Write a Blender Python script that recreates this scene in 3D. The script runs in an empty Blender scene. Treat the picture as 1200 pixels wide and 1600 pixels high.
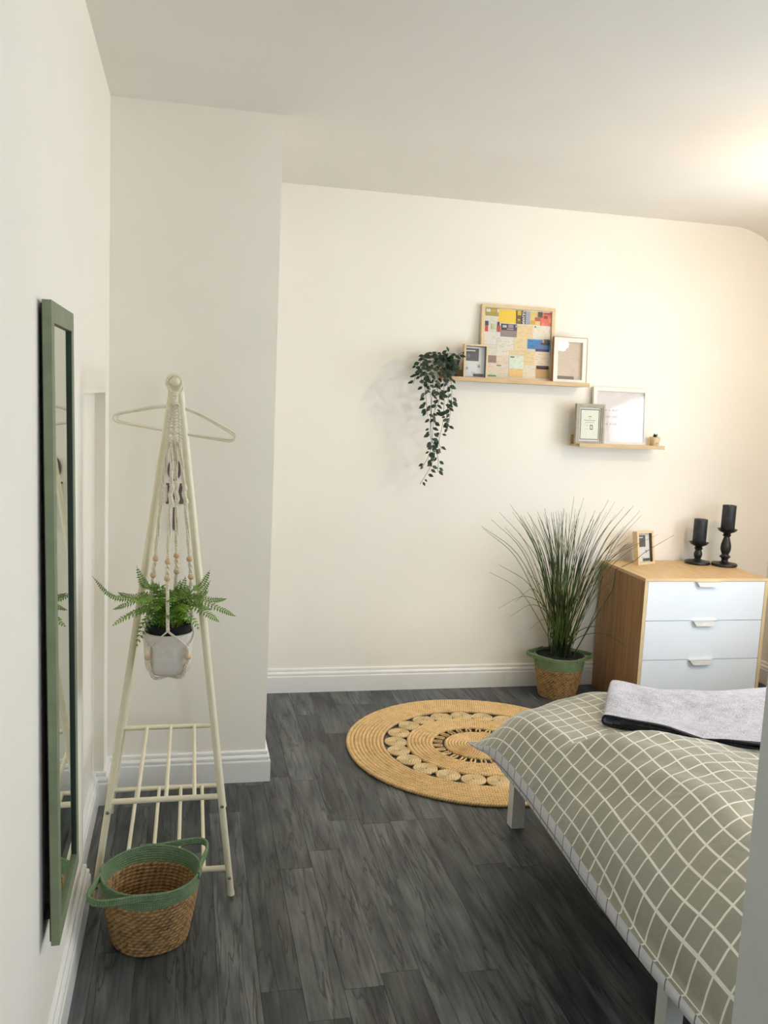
import bpy, bmesh, math, random
from math import sin, cos, pi, radians, sqrt, exp
from mathutils import Vector, Matrix
random.seed(7)
SC = bpy.context.scene
COL = SC.collection

# ------------------------------------------------------------------ camera
FPX = 1385.7                                   # focal length in pixels of the 1200x1600 frame
EYE = Vector((0, 0, 1.5))
def _rz(a): return Matrix(((cos(a), -sin(a), 0), (sin(a), cos(a), 0), (0, 0, 1)))
def _rx(a): return Matrix(((1, 0, 0), (0, cos(a), -sin(a)), (0, sin(a), cos(a))))
def _ry(a): return Matrix(((cos(a), 0, sin(a)), (0, 1, 0), (-sin(a), 0, cos(a))))
ROT = _rz(radians(-12.675)) @ _rx(radians(-7.349)) @ _ry(radians(-2.601))
cam_data = bpy.data.cameras.new('camera')
cam = bpy.data.objects.new('camera', cam_data); COL.objects.link(cam)
cam_data.sensor_fit = 'VERTICAL'; cam_data.sensor_height = 36; cam_data.sensor_width = 27
cam_data.lens = FPX / 1600 * 36
cam_data.clip_start = 0.02
m4 = Matrix.Identity(4)
for r in range(3):
    m4[r][0] = ROT[r][0]; m4[r][1] = ROT[r][2]; m4[r][2] = -ROT[r][1]; m4[r][3] = EYE[r]
cam.matrix_world = m4
SC.camera = cam

def ray(x, y): return ROT @ Vector(((x - 600) / FPX, 1, -(y - 800) / FPX))
def atY(x, y, Y):                              # the point at depth Y that a measured pixel shows
    d = ray(x, y); return EYE + d * (Y / d.y)
def atZ(x, y, Z):
    d = ray(x, y); return EYE + d * ((Z - 1.5) / d.z)

# ------------------------------------------------------------------ light and exposure
SC.view_settings.view_transform = 'Standard'
SC.view_settings.look = 'None'
SC.view_settings.gamma = 1
SC.view_settings.use_curve_mapping = False
SC.view_settings.exposure = 0.31
SC.cycles.max_bounces = 10
SC.cycles.diffuse_bounces = 6
SC.cycles.use_denoising = True
SC.cycles.caustics_reflective = False
SC.cycles.caustics_refractive = False
SC.cycles.sample_clamp_indirect = 6

world = bpy.data.worlds.new('world'); SC.world = world; world.use_nodes = True
wn = world.node_tree.nodes; wl = world.node_tree.links
bg = wn['Background']
bg.inputs['Color'].default_value = (0.74, 0.86, 1.0, 1)      # even overcast sky
bg.inputs['Strength'].default_value = 10.2

# room extents
XL, XR, YB, YF, ZC = -0.275, 3.2, 4.335, -1.5, 2.478
YA, XA = 3.315, 0.315                          # boxed-out wall at the left of the back wall
WIN = (2.00, 3.32, 0.82, 1.99)                    # window in the right wall: y0,y1,z0,z1
FILL_WIN = (1.3, 2.8, 0.85, 2.05)                    # window added in the wall behind for fill light: x0,x1,z0,z1

def portal(name, loc, rot, sx, sy):
    l = bpy.data.lights.new(name, 'AREA'); l.shape = 'RECTANGLE'; l.size = sx; l.size_y = sy
    l.cycles.is_portal = True
    o = bpy.data.objects.new(name, l); COL.objects.link(o); o.location = loc; o.rotation_euler = rot
portal('window_portal', (XR + 0.2, (WIN[0] + WIN[1]) / 2, (WIN[2] + WIN[3]) / 2), (0, radians(90), 0), WIN[3] - WIN[2], WIN[1] - WIN[0])
portal('window_portal', ((FILL_WIN[0] + FILL_WIN[1]) / 2, YF - 0.2, (FILL_WIN[2] + FILL_WIN[3]) / 2), (radians(90), 0, 0), FILL_WIN[1] - FILL_WIN[0], FILL_WIN[3] - FILL_WIN[2])

LAMP = Vector((2.49, 2.80, 2.13))
# ------------------------------------------------------------------ materials
def lin(c):
    c = c / 255.0
    return c / 12.92 if c <= 0.04045 else ((c + 0.055) / 1.055) ** 2.4
def rgb(c): return (lin(c[0]), lin(c[1]), lin(c[2]), 1)
def N(nt, t, **kw):
    n = nt.nodes.new(t)
    for k, v in kw.items():
        if k in n.inputs: n.inputs[k].default_value = v
        else: setattr(n, k, v)
    return n
def base(name, rough=0.6, metal=0.0):
    m = bpy.data.materials.new(name); m.use_nodes = True
    b = m.node_tree.nodes['Principled BSDF']
    b.inputs['Roughness'].default_value = rough; b.inputs['Metallic'].default_value = metal
    return m, m.node_tree, b
def mat(name, c, c2=None, scale=30, rough=0.6, metal=0.0, bump=0.0, stretch=(1, 1, 1), detail=4, spec=0.5, lo=0.3, hi=0.7, bscale=None, sheen=0, objrand=0.0):
    """two-tone noise material"""
    m, nt, b = base(name, rough, metal)
    b.inputs['Specular IOR Level'].default_value = spec
    if sheen: b.inputs['Sheen Weight'].default_value = sheen
    tc = N(nt, 'ShaderNodeTexCoord'); mp = N(nt, 'ShaderNodeMapping'); mp.inputs['Scale'].default_value = stretch
    nt.links.new(tc.outputs['Object'], mp.inputs['Vector'])
    ns = N(nt, 'ShaderNodeTexNoise', Scale=scale, Detail=detail)
    nt.links.new(mp.outputs[0], ns.inputs['Vector'])
    cr = N(nt, 'ShaderNodeValToRGB')
    if c2 is None: c2 = tuple(max(0, v * 0.96) for v in c)
    cr.color_ramp.elements[0].position = lo; cr.color_ramp.elements[1].position = hi
    cr.color_ramp.elements[0].color = rgb(c2); cr.color_ramp.elements[1].color = rgb(c)
    nt.links.new(ns.outputs['Fac'], cr.inputs['Fac'])
    out = cr.outputs['Color']
    if objrand:
        oi = N(nt, 'ShaderNodeObjectInfo'); hs = N(nt, 'ShaderNodeHueSaturation')
        mr = N(nt, 'ShaderNodeMapRange'); mr.inputs['To Min'].default_value = 1 - objrand; mr.inputs['To Max'].default_value = 1 + objrand
        nt.links.new(oi.outputs['Random'], mr.inputs['Value']); nt.links.new(mr.outputs[0], hs.inputs['Value'])
        nt.links.new(out, hs.inputs['Color']); out = hs.outputs['Color']
    nt.links.new(out, b.inputs['Base Color'])
    if bump:
        n2 = N(nt, 'ShaderNodeTexNoise', Scale=bscale or scale * 2, Detail=4); nt.links.new(mp.outputs[0], n2.inputs['Vector'])
        bp = N(nt, 'ShaderNodeBump', Strength=bump, Distance=0.002)
        nt.links.new(n2.outputs['Fac'], bp.inputs['Height']); nt.links.new(bp.outputs[0], b.inputs['Normal'])
    return m

M = {}
M['wall'] = mat('white wall paint', (243, 238, 227), (240, 235, 223), scale=3, rough=0.7, bump=0.10, bscale=9, spec=0.3)
M['ceil'] = mat('white ceiling paint', (236, 232, 224), (233, 229, 221), scale=3, rough=0.8, bump=0.06, bscale=7, spec=0.2)
M['skirt'] = mat('white gloss trim paint', (240, 239, 235), (236, 235, 230), scale=12, rough=0.35, bump=0.03)
M['door'] = mat('pale grey door paint', (190, 194, 192), (186, 190, 188), scale=10, rough=0.45)
M['rack'] = mat('cream powder coated steel', (232, 225, 198), (226, 218, 190), scale=50, rough=0.38)
M['screw'] = mat('zinc screw metal', (170, 165, 150), rough=0.3, metal=1.0)
M['hanger'] = mat('ivory plastic', (232, 228, 205), (226, 221, 196), scale=40, rough=0.4)
M['green_frame'] = mat('sage green paint', (124, 134, 104), (112, 122, 94), scale=25, rough=0.55, bump=0.05)
M['stile_shade'] = mat('dark green painted shade', (42, 54, 44), rough=0.6)  # shade colour for the inner faces of the mirror frame
M['black_back'] = mat('black hardboard', (22, 21, 20), rough=0.8)
M['bedmetal'] = mat('white powder coated bed frame', (222, 222, 218), (216, 216, 212), scale=20, rough=0.4)
M['mattress'] = mat('white mattress ticking', (225, 224, 220), rough=0.9, bump=0.2)
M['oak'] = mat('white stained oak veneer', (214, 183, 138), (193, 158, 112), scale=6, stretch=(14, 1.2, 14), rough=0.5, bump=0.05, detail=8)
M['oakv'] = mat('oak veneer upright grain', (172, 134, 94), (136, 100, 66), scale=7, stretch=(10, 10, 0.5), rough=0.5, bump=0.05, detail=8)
M['oakedge'] = mat('light oak edging', (226, 202, 160), (214, 188, 146), scale=8, stretch=(2, 2, 2), rough=0.5)
M['oakx'] = mat('light oak with grain along', (210, 182, 138), (188, 158, 114), scale=9, stretch=(1, 9, 9), rough=0.5, bump=0.04, detail=8)
M['drawer'] = mat('white lacquered drawer front', (236, 242, 247), (233, 239, 244), scale=5, rough=0.4)
M['handle'] = mat('white painted metal pull', (242, 240, 232), rough=0.35)
M['gap'] = mat('dark cabinet interior', (60, 52, 42), rough=0.9)
M['black'] = mat('matt black', (20, 20, 21), (14, 14, 15), scale=30, rough=0.5)
M['blackwood'] = mat('black stained wood', (26, 24, 22), (16, 15, 14), scale=18, rough=0.38, stretch=(3, 3, 1))
M['wax'] = mat('black mottled candle wax', (40, 48, 54), (14, 17, 20), scale=28, rough=0.5, bump=0.15, lo=0.4, hi=0.75)
M['wick'] = mat('pale wick', (190, 180, 160), rough=0.9)
M['seagrass'] = mat('woven seagrass', (190, 138, 74), (84, 54, 26), scale=55, rough=0.75, bump=0.9, stretch=(1, 1, 2.2), detail=6, lo=0.32, hi=0.62, bscale=70)
M['greencotton'] = mat('green cotton rope', (92, 128, 84), (56, 86, 56), scale=160, rough=0.85, bump=0.8, lo=0.3, hi=0.65, bscale=180)
M['soil'] = mat('black planting insert', (14, 14, 13), (8, 8, 8), scale=60, rough=0.9, bump=0.6)
M['grass'] = mat('dark reed green', (84, 106, 44), (30, 44, 20), scale=6, rough=0.5, lo=0.35, hi=0.65, objrand=0.35)
M['fern'] = mat('bright fern green', (128, 166, 50), (64, 102, 30), scale=16, rough=0.5, lo=0.3, hi=0.7, objrand=0.3)
M['ivy'] = mat('dark ivy green', (40, 70, 34), (18, 38, 20), scale=18, rough=0.45, objrand=0.4)
M['stem'] = mat('green stem', (56, 66, 34), (38, 46, 24), scale=30, rough=0.7)
M['succ'] = mat('succulent green', (42, 92, 52), (22, 60, 36), scale=60, rough=0.5)
M['ceramic'] = mat('pale speckled ceramic', (222, 214, 206), (212, 204, 196), scale=60, rough=0.28)
M['creampot'] = mat('cream glazed pot', (226, 206, 158), (216, 194, 146), scale=30, rough=0.45)
M['bead'] = mat('natural wood bead', (222, 192, 154), (204, 170, 130), scale=60, rough=0.55, stretch=(1, 1, 3))
M['cord'] = mat('cream cotton cord', (244, 235, 214), (218, 204, 178), scale=260, rough=0.9, bump=0.8, lo=0.3, hi=0.6)
M['letter'] = mat('dark mauve grey wood', (98, 88, 94), (88, 78, 84), scale=30, rough=0.6)
M['whiteframe'] = mat('white wood frame', (232, 228, 216), rough=0.45)
M['greyframe'] = mat('grey moulded frame', (168, 160, 142), (152, 144, 126), scale=25, rough=0.5)
M['paper'] = mat('white paper', (232, 229, 224), rough=0.8)
M['mirror'] = mat('silvered mirror', (205, 214, 204), (204, 213, 203), scale=2, rough=0.0, metal=1.0)
M['rattan'] = mat('rattan strips', (196, 140, 76), (160, 108, 52), scale=40, rough=0.6)
M['pvc'] = mat('white window frame plastic', (235, 238, 240), rough=0.35)
M['throwdark'] = mat('black throw selvedge', (34, 32, 34), (12, 12, 14), scale=240, rough=0.9, bump=0.5)

def flat(name, c, rough=0.75):
    k = 'p_%d_%d_%d' % tuple(c)
    if k not in M: M[k] = mat(name, c, tuple(max(0, v - 7) for v in c), scale=70, rough=rough)
    return M[k]

# glass panes: clear with a Fresnel reflection
def glass_mat(name, tint=(1, 1, 1, 1)):
    m = bpy.data.materials.new(name); m.use_nodes = True; nt = m.node_tree
    for n in list(nt.nodes): nt.nodes.remove(n)
    o = N(nt, 'ShaderNodeOutputMaterial'); t = N(nt, 'ShaderNodeBsdfTransparent'); t.inputs[0].default_value = tint
    g = N(nt, 'ShaderNodeBsdfGlossy'); g.inputs['Roughness'].default_value = 0.0
    lw = N(nt, 'ShaderNodeLayerWeight', Blend=0.5); pw = N(nt, 'ShaderNodeMath', operation='POWER'); pw.inputs[1].default_value = 5
    f = N(nt, 'ShaderNodeMath', operation='MULTIPLY_ADD'); f.inputs[1].default_value = 0.90; f.inputs[2].default_value = 0.07
    mx = N(nt, 'ShaderNodeMixShader'); nt.links.new(lw.outputs['Facing'], pw.inputs[0]); nt.links.new(pw.outputs[0], f.inputs[0])
    nt.links.new(f.outputs[0], mx.inputs[0]); nt.links.new(t.outputs[0], mx.inputs[1]); nt.links.new(g.outputs[0], mx.inputs[2])
    nt.links.new(mx.outputs[0], o.inputs[0]); return m
M['glass'] = glass_mat('picture glass')
M['pane'] = glass_mat('window glass')

# bulb
def emis(name, c, s):
    m, nt, b = base(name); b.inputs['Emission Color'].default_value = c; b.inputs['Emission Strength'].default_value = s
    b.inputs['Base Color'].default_value = (1, 1, 1, 1); return m
M['bulb'] = emis('warm lamp bulb', (1.0, 0.81, 0.58, 1), 620)

# floor planks: grey wood-effect laminate
def plank_mat():
    m, nt, b = base('grey wood effect laminate', 0.42)
    b.inputs['Specular IOR Level'].default_value = 0.42
    tc = N(nt, 'ShaderNodeTexCoord'); oi = N(nt, 'ShaderNodeObjectInfo')
    off = N(nt, 'ShaderNodeVectorMath', operation='SCALE'); off.inputs['Scale'].default_value = 37
    cb = N(nt, 'ShaderNodeCombineXYZ')
    nt.links.new(oi.outputs['Random'], cb.inputs[0]); nt.links.new(oi.outputs['Random'], cb.inputs[1])
    nt.links.new(cb.outputs[0], off.inputs[0])
    add = N(nt, 'ShaderNodeVectorMath', operation='ADD'); nt.links.new(tc.outputs['Object'], add.inputs[0]); nt.links.new(off.outputs[0], add.inputs[1])
    def noise(scale, st, det=6, dist=0.0):
        mp = N(nt, 'ShaderNodeMapping'); mp.inputs['Scale'].default_value = st
        nt.links.new(add.outputs[0], mp.inputs['Vector'])
        n = N(nt, 'ShaderNodeTexNoise', Scale=scale, Detail=det, Distortion=dist); nt.links.new(mp.outputs[0], n.inputs['Vector']); return n
    a = noise(3.2, (5.0, 1.0, 1)); g = noise(9, (9, 0.6, 1), 8, 0.2); k = noise(3.0, (7, 0.55, 1), 4, 0.25)
    c1 = N(nt, 'ShaderNodeValToRGB'); e = c1.color_ramp.elements
    e[0].position = 0.30; e[0].color = rgb((50, 54, 58)); e[1].position = 0.70; e[1].color = rgb((108, 112, 114))
    nt.links.new(a.outputs['Fac'], c1.inputs['Fac'])
    c2 = N(nt, 'ShaderNodeValToRGB'); e = c2.color_ramp.elements
    e[0].position = 0.33; e[0].color = (0.55, 0.55, 0.55, 1); e[1].position = 0.62; e[1].color = (1.06, 1.04, 1.0, 1)
    nt.links.new(g.outputs['Fac'], c2.inputs['Fac'])
    c3 = N(nt, 'ShaderNodeValToRGB'); e = c3.color_ramp.elements           # dark splits
    e[0].position = 0.475; e[0].color = (1, 1, 1, 1); e[1].position = 0.522; e[1].color = (1, 1, 1, 1)
    q = c3.color_ramp.elements.new(0.5); q.color = (0.30, 0.30, 0.30, 1)
    nt.links.new(k.outputs['Fac'], c3.inputs['Fac'])
    def mul(x, y):
        mx = N(nt, 'ShaderNodeMix'); mx.data_type = 'RGBA'; mx.blend_type = 'MULTIPLY'; mx.inputs['Factor'].default_value = 1
        nt.links.new(x, mx.inputs[6]); nt.links.new(y, mx.inputs[7]); return mx.outputs[2]
    r = mul(mul(c1.outputs[0], c2.outputs[0]), c3.outputs[0])
    mr = N(nt, 'ShaderNodeMapRange'); mr.inputs['To Min'].default_value = 0.62; mr.inputs['To Max'].default_value = 1.34
    nt.links.new(oi.outputs['Random'], mr.inputs['Value'])
    hs = N(nt, 'ShaderNodeHueSaturation'); nt.links.new(mr.outputs[0], hs.inputs['Value']); nt.links.new(r, hs.inputs['Color'])
    nt.links.new(hs.outputs[0], b.inputs['Base Color'])
    bp = N(nt, 'ShaderNodeBump', Strength=0.12, Distance=0.001); nt.links.new(g.outputs['Fac'], bp.inputs['Height']); nt.links.new(bp.outputs[0], b.inputs['Normal'])
    return m
M['plank'] = plank_mat()
M['subfloor'] = mat('dark underlay', (30, 31, 32), rough=0.9)

# braided cords: uses the UV of a tube (u = metres along, v = around)
def braid_mat(name, c, c2, freq=90, rough=0.85, strength=0.8, objrand=0.0, clo=0.35, chi=0.65, wave=0.28, nscale=34):
    m, nt, b = base(name, rough)
    b.inputs['Specular IOR Level'].default_value = 0.2
    tc = N(nt, 'ShaderNodeTexCoord'); mp = N(nt, 'ShaderNodeMapping'); mp.inputs['Scale'].default_value = (freq, 1.0, 1)
    nt.links.new(tc.outputs['UV'], mp.inputs['Vector'])
    w = N(nt, 'ShaderNodeTexWave', Scale=1.0, Distortion=2.0, Detail=2); w.bands_direction = 'DIAGONAL'; w.inputs['Detail Scale'].default_value = 1.5
    nt.links.new(mp.outputs[0], w.inputs['Vector'])
    ns = N(nt, 'ShaderNodeTexNoise', Scale=nscale, Detail=6); nt.links.new(tc.outputs['Object'], ns.inputs['Vector'])
    n3 = N(nt, 'ShaderNodeTexNoise', Scale=260, Detail=3); nt.links.new(tc.outputs['Object'], n3.inputs['Vector'])
    ma = N(nt, 'ShaderNodeMath', operation='MULTIPLY_ADD'); ma.inputs[1].default_value = wave
    nt.links.new(w.outputs['Fac'], ma.inputs[0])
    m2 = N(nt, 'ShaderNodeMath', operation='MULTIPLY_ADD'); m2.inputs[1].default_value = 0.45
    m3 = N(nt, 'ShaderNodeMath', operation='MULTIPLY'); m3.inputs[1].default_value = 0.42
    nt.links.new(n3.outputs['Fac'], m3.inputs[0]); nt.links.new(ns.outputs['Fac'], m2.inputs[0]); nt.links.new(m3.outputs[0], m2.inputs[2])
    nt.links.new(m2.outputs[0], ma.inputs[2])
    cr = N(nt, 'ShaderNodeValToRGB'); e = cr.color_ramp.elements
    e[0].position = clo; e[0].color = rgb(c2); e[1].position = chi; e[1].color = rgb(c)
    nt.links.new(ma.outputs[0], cr.inputs['Fac'])
    nt.links.new(cr.outputs[0], b.inputs['Base Color'])
    bp = N(nt, 'ShaderNodeBump', Strength=strength, Distance=0.003); nt.links.new(ma.outputs[0], bp.inputs['Height']); nt.links.new(bp.outputs[0], b.inputs['Normal'])
    return m
M['jute'] = braid_mat('braided jute', (230, 198, 144), (164, 122, 74), 60, clo=0.30, chi=0.66)
M['jute2'] = braid_mat('coiled jute discs', (224, 200, 154), (164, 134, 92), 60, clo=0.30, chi=0.66)
M['grasscord'] = braid_mat('seagrass cord', (190, 154, 106), (76, 52, 32), 34, clo=0.30, chi=0.66, strength=0.9, wave=0.14, nscale=48)
M['greencord'] = braid_mat('green cotton cord', (128, 150, 114), (70, 96, 68), 110, clo=0.30, chi=0.70, strength=0.7)

# checked duvet fabric: grid of lines in UV, one cell per unit
def check_mat(name, ground, ground2, line, width=0.115, rough=0.5, sheen=0.15):
    m, nt, b = base(name, rough)
    b.inputs['Sheen Weight'].default_value = sheen
    tc = N(nt, 'ShaderNodeTexCoord'); sp = N(nt, 'ShaderNodeSeparateXYZ'); nt.links.new(tc.outputs['UV'], sp.inputs[0])
    def band(o):
        f = N(nt, 'ShaderNodeMath', operation='FRACT'); nt.links.new(o, f.inputs[0])
        l = N(nt, 'ShaderNodeMath', operation='LESS_THAN'); l.inputs[1].default_value = width; nt.links.new(f.outputs[0], l.inputs[0]); return l.outputs[0]
    mx = N(nt, 'ShaderNodeMath', operation='MAXIMUM'); nt.links.new(band(sp.outputs[0]), mx.inputs[0]); nt.links.new(band(sp.outputs[1]), mx.inputs[1])
    ns = N(nt, 'ShaderNodeTexNoise', Scale=5, Detail=5); nt.links.new(tc.outputs['Object'], ns.inputs['Vector'])
    cr = N(nt, 'ShaderNodeValToRGB'); e = cr.color_ramp.elements; e[0].position = 0.35; e[0].color = rgb(ground2); e[1].position = 0.65; e[1].color = rgb(ground)
    nt.links.new(ns.outputs['Fac'], cr.inputs['Fac'])
    mi = N(nt, 'ShaderNodeMix'); mi.data_type = 'RGBA'; nt.links.new(mx.outputs[0], mi.inputs[0]); nt.links.new(cr.outputs[0], mi.inputs[6]); mi.inputs[7].default_value = rgb(line)
    nt.links.new(mi.outputs[2], b.inputs['Base Color'])
    n2 = N(nt, 'ShaderNodeTexNoise', Scale=14, Detail=4, Distortion=0.6); nt.links.new(tc.outputs['Object'], n2.inputs['Vector'])
    bp = N(nt, 'ShaderNodeBump', Strength=0.35, Distance=0.012); nt.links.new(n2.outputs['Fac'], bp.inputs['Height']); nt.links.new(bp.outputs[0], b.inputs['Normal'])
    return m
M['duvet'] = check_mat('sage cotton with white check', (152, 151, 135), (143, 143, 127), (228, 227, 218), 0.10, rough=0.28, sheen=0.1)
M['duvet_under'] = check_mat('white cotton with grey check', (222, 222, 226), (212, 212, 218), (116, 118, 122), 0.08, 0.6)

def throw_mat():
    m, nt, b = base('grey melange wool', 0.95); b.inputs['Sheen Weight'].default_value = 0.3
    tc = N(nt, 'ShaderNodeTexCoord')
    n1 = N(nt, 'ShaderNodeTexNoise', Scale=330, Detail=3); nt.links.new(tc.outputs['Object'], n1.inputs['Vector'])
    n2 = N(nt, 'ShaderNodeTexNoise', Scale=26, Detail=5); nt.links.new(tc.outputs['Object'], n2.inputs['Vector'])
    ma = N(nt, 'ShaderNodeMath', operation='MULTIPLY_ADD'); ma.inputs[1].default_value = 0.75
    m3 = N(nt, 'ShaderNodeMath', operation='MULTIPLY'); m3.inputs[1].default_value = 0.25
    nt.links.new(n2.outputs['Fac'], m3.inputs[0]); nt.links.new(n1.outputs['Fac'], ma.inputs[0]); nt.links.new(m3.outputs[0], ma.inputs[2])
    cr = N(nt, 'ShaderNodeValToRGB'); e = cr.color_ramp.elements; e[0].position = 0.34; e[0].color = rgb((108, 108, 118)); e[1].position = 0.58; e[1].color = rgb((196, 195, 204))
    nt.links.new(ma.outputs[0], cr.inputs['Fac']); nt.links.new(cr.outputs[0], b.inputs['Base Color'])
    bp = N(nt, 'ShaderNodeBump', Strength=0.6, Distance=0.002); nt.links.new(n1.outputs['Fac'], bp.inputs['Height']); nt.links.new(bp.outputs[0], b.inputs['Normal'])
    return m
M['throw'] = throw_mat()

# ------------------------------------------------------------------ object helpers
BASE = {}
def thing(name, label, cat, loc=(0, 0, 0), group=None):
    o = bpy.data.objects.new(name, None); COL.objects.link(o); o.location = loc
    o.empty_display_size = 0.05
    o['label'] = label; o['category'] = cat
    if group: o['group'] = group
    BASE[o.name] = Vector(loc); return o
def tag(o, label, cat, group=None, kind=None):
    o['label'] = label; o['category'] = cat
    if group: o['group'] = group
    if kind: o['kind'] = kind
    return o
def struct(o): o['kind'] = 'structure'; return o
def link(name, me, parent=None, label=None, kind=None):
    o = bpy.data.objects.new(name, me); COL.objects.link(o)
    if parent is not None:
        o.parent = parent; BASE[o.name] = BASE.get(parent.name, Vector((0, 0, 0)))
    if label: o['label'] = label
    if kind: o['kind'] = kind
    return o
def finish(name, bm, m, parent=None, smooth=None, label=None, kind=None, bevel=0.0, mats=None):
    """bm is in world coordinates; it becomes one mesh object under parent"""
    if bevel:
        bmesh.ops.bevel(bm, geom=[e for e in bm.edges if e.calc_face_angle(0) > 0.6], offset=bevel, segments=2, affect='EDGES', profile=0.6, clamp_overlap=True)
    b = BASE.get(parent.name, Vector((0, 0, 0))) if parent is not None else None
    if b is None:
        o0 = Vector((0, 0, 0))
    else: o0 = b
    bmesh.ops.translate(bm, vec=-o0, verts=bm.verts)
    bmesh.ops.recalc_face_normals(bm, faces=bm.faces)
    me = bpy.data.meshes.new(name); bm.to_mesh(me); bm.free()
    for mm in (mats or [m]): me.materials.append(M[mm] if isinstance(mm, str) else mm)
    if smooth is not None:
        for p in me.polygons: p.use_smooth = True
        if smooth < 180: me.set_sharp_from_angle(angle=radians(smooth))
    return link(name, me, parent, label, kind)
def box(bm, x0, x1, y0, y1, z0, z1, T=None, mi=0):
    vs = [bm.verts.new(Vector((x, y, z)) if T is None else T @ Vector((x, y, z))) for z in (z0, z1) for y in (y0, y1) for x in (x0, x1)]
    for f in ((0, 2, 3, 1), (4, 5, 7, 6), (0, 1, 5, 4), (2, 6, 7, 3), (0, 4, 6, 2), (1, 3, 7, 5)):
        fc = bm.faces.new([vs[i] for i in f]); fc.material_index = mi
    return vs
def boxo(name, ex, m, parent=None, T=None, bevel=0.0, **k):
    bm = bmesh.new(); box(bm, *ex, T=T); return finish(name, bm, m, parent, bevel=bevel, smooth=(35 if bevel else None), **k)
def tube(bm, pts, r, n=8, closed=False, caps=True, sx=1.0, mi=0, up=None):
    """sweep a circle along pts; r number, list or function(t). sx widens sideways. UV u=metres, v=around"""
    pts = [Vector(p) for p in pts]; k = len(pts)
    uvl = bm.loops.layers.uv.verify()
    tang = []
    for i in range(k):
        a = pts[(i - 1) % k] if (closed or i > 0) else pts[0]
        b = pts[(i + 1) % k] if (closed or i < k - 1) else pts[-1]
        t = (b - a); tang.append(t.normalized() if t.length > 1e-9 else Vector((0, 0, 1)))
    if up is not None: nrm = Vector(up)
    else:
        nrm = Vector((0, 0, 1)) if abs(tang[0].z) < 0.9 else Vector((1, 0, 0))
    rings = []; L = [0.0]
    for i in range(1, k): L.append(L[-1] + (pts[i] - pts[i - 1]).length)
    for i in range(k):
        t = tang[i]; nrm = (Vector(up) if up is not None else nrm); nrm = nrm - t * nrm.dot(t)
        if nrm.length < 1e-6: nrm = t.orthogonal()
        nrm.normalize(); bn = t.cross(nrm)
        rr = r(i / (k - 1)) if callable(r) else (r[i] if isinstance(r, (list, tuple)) else r)
        rings.append([bm.verts.new(pts[i] + nrm * (rr * cos(2 * pi * j / n)) + bn * (rr * sx * sin(2 * pi * j / n))) for j in range(n)])
    rng = range(k) if closed else range(k - 1)
    for i in rng:
        A = rings[i]; B = rings[(i + 1) % k]
        l0 = L[i]; l1 = L[i + 1] if i + 1 < k else L[-1] + (pts[0] - pts[-1]).length
        for j in range(n):
            f = bm.faces.new((A[j], A[(j + 1) % n], B[(j + 1) % n], B[j])); f.material_index = mi
            for lp, uv in zip(f.loops, ((l0, j / n), (l0, (j + 1) / n), (l1, (j + 1) / n), (l1, j / n))): lp[uvl].uv = uv
    if caps and not closed:
        bm.faces.new(rings[0][::-1]).material_index = mi; bm.faces.new(rings[-1]).material_index = mi
def lathe(bm, prof, c=(0, 0, 0), n=32, T=None, mi=0, close=True):
    c = Vector(c); rings = []
    for (r, z) in prof:
        if r < 1e-6:
            v = c + Vector((0, 0, z)); rings.append([bm.verts.new(T @ v if T else v)])
        else:
            ring = []
            for j in range(n):
                v = c + Vector((r * cos(2 * pi * j / n), r * sin(2 * pi * j / n), z)); ring.append(bm.verts.new(T @ v if T else v))
            rings.append(ring)
    for a, b in zip(rings, rings[1:]):
        if len(a) == 1 and len(b) == 1: continue
        for j in range(n):
            if len(a) == 1: f = bm.faces.new((a[0], b[j], b[(j + 1) % n]))
            elif len(b) == 1: f = bm.faces.new((a[j], a[(j + 1) % n], b[0]))
            else: f = bm.faces.new((a[j], a[(j + 1) % n], b[(j + 1) % n], b[j]))
            f.material_index = mi
def ball(bm, c, r, n=16, sz=1.0, mi=0):
    k = n // 2
    lathe(bm, [(r * sin(pi * i / k) if 0 < i < k else 0, -r * sz * cos(pi * i / k)) for i in range(k + 1)], c, n, mi=mi)
def smooth_path(pts, per=6, closed=False):
    """Catmull-Rom"""
    P = [Vector(p) for p in pts]; out = []; n = len(P)
    rng = n if closed else n - 1
    for i in range(rng):
        p0 = P[(i - 1) % n] if closed or i > 0 else P[0] * 2 - P[1]
        p1 = P[i]; p2 = P[(i + 1) % n]; p3 = P[(i + 2) % n] if closed or i + 2 < n else P[-1] * 2 - P[-2]
        for j in range(per):
            t = j / per
            out.append(0.5 * ((2 * p1) + (p2 - p0) * t + (2 * p0 - 5 * p1 + 4 * p2 - p3) * t * t + (-p0 + 3 * p1 - 3 * p2 + p3) * t ** 3))
    if not closed: out.append(P[-1])
    return out
def smst(a, b, x):
    t = min(1, max(0, (x - a) / (b - a))); return t * t * (3 - 2 * t)

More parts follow.
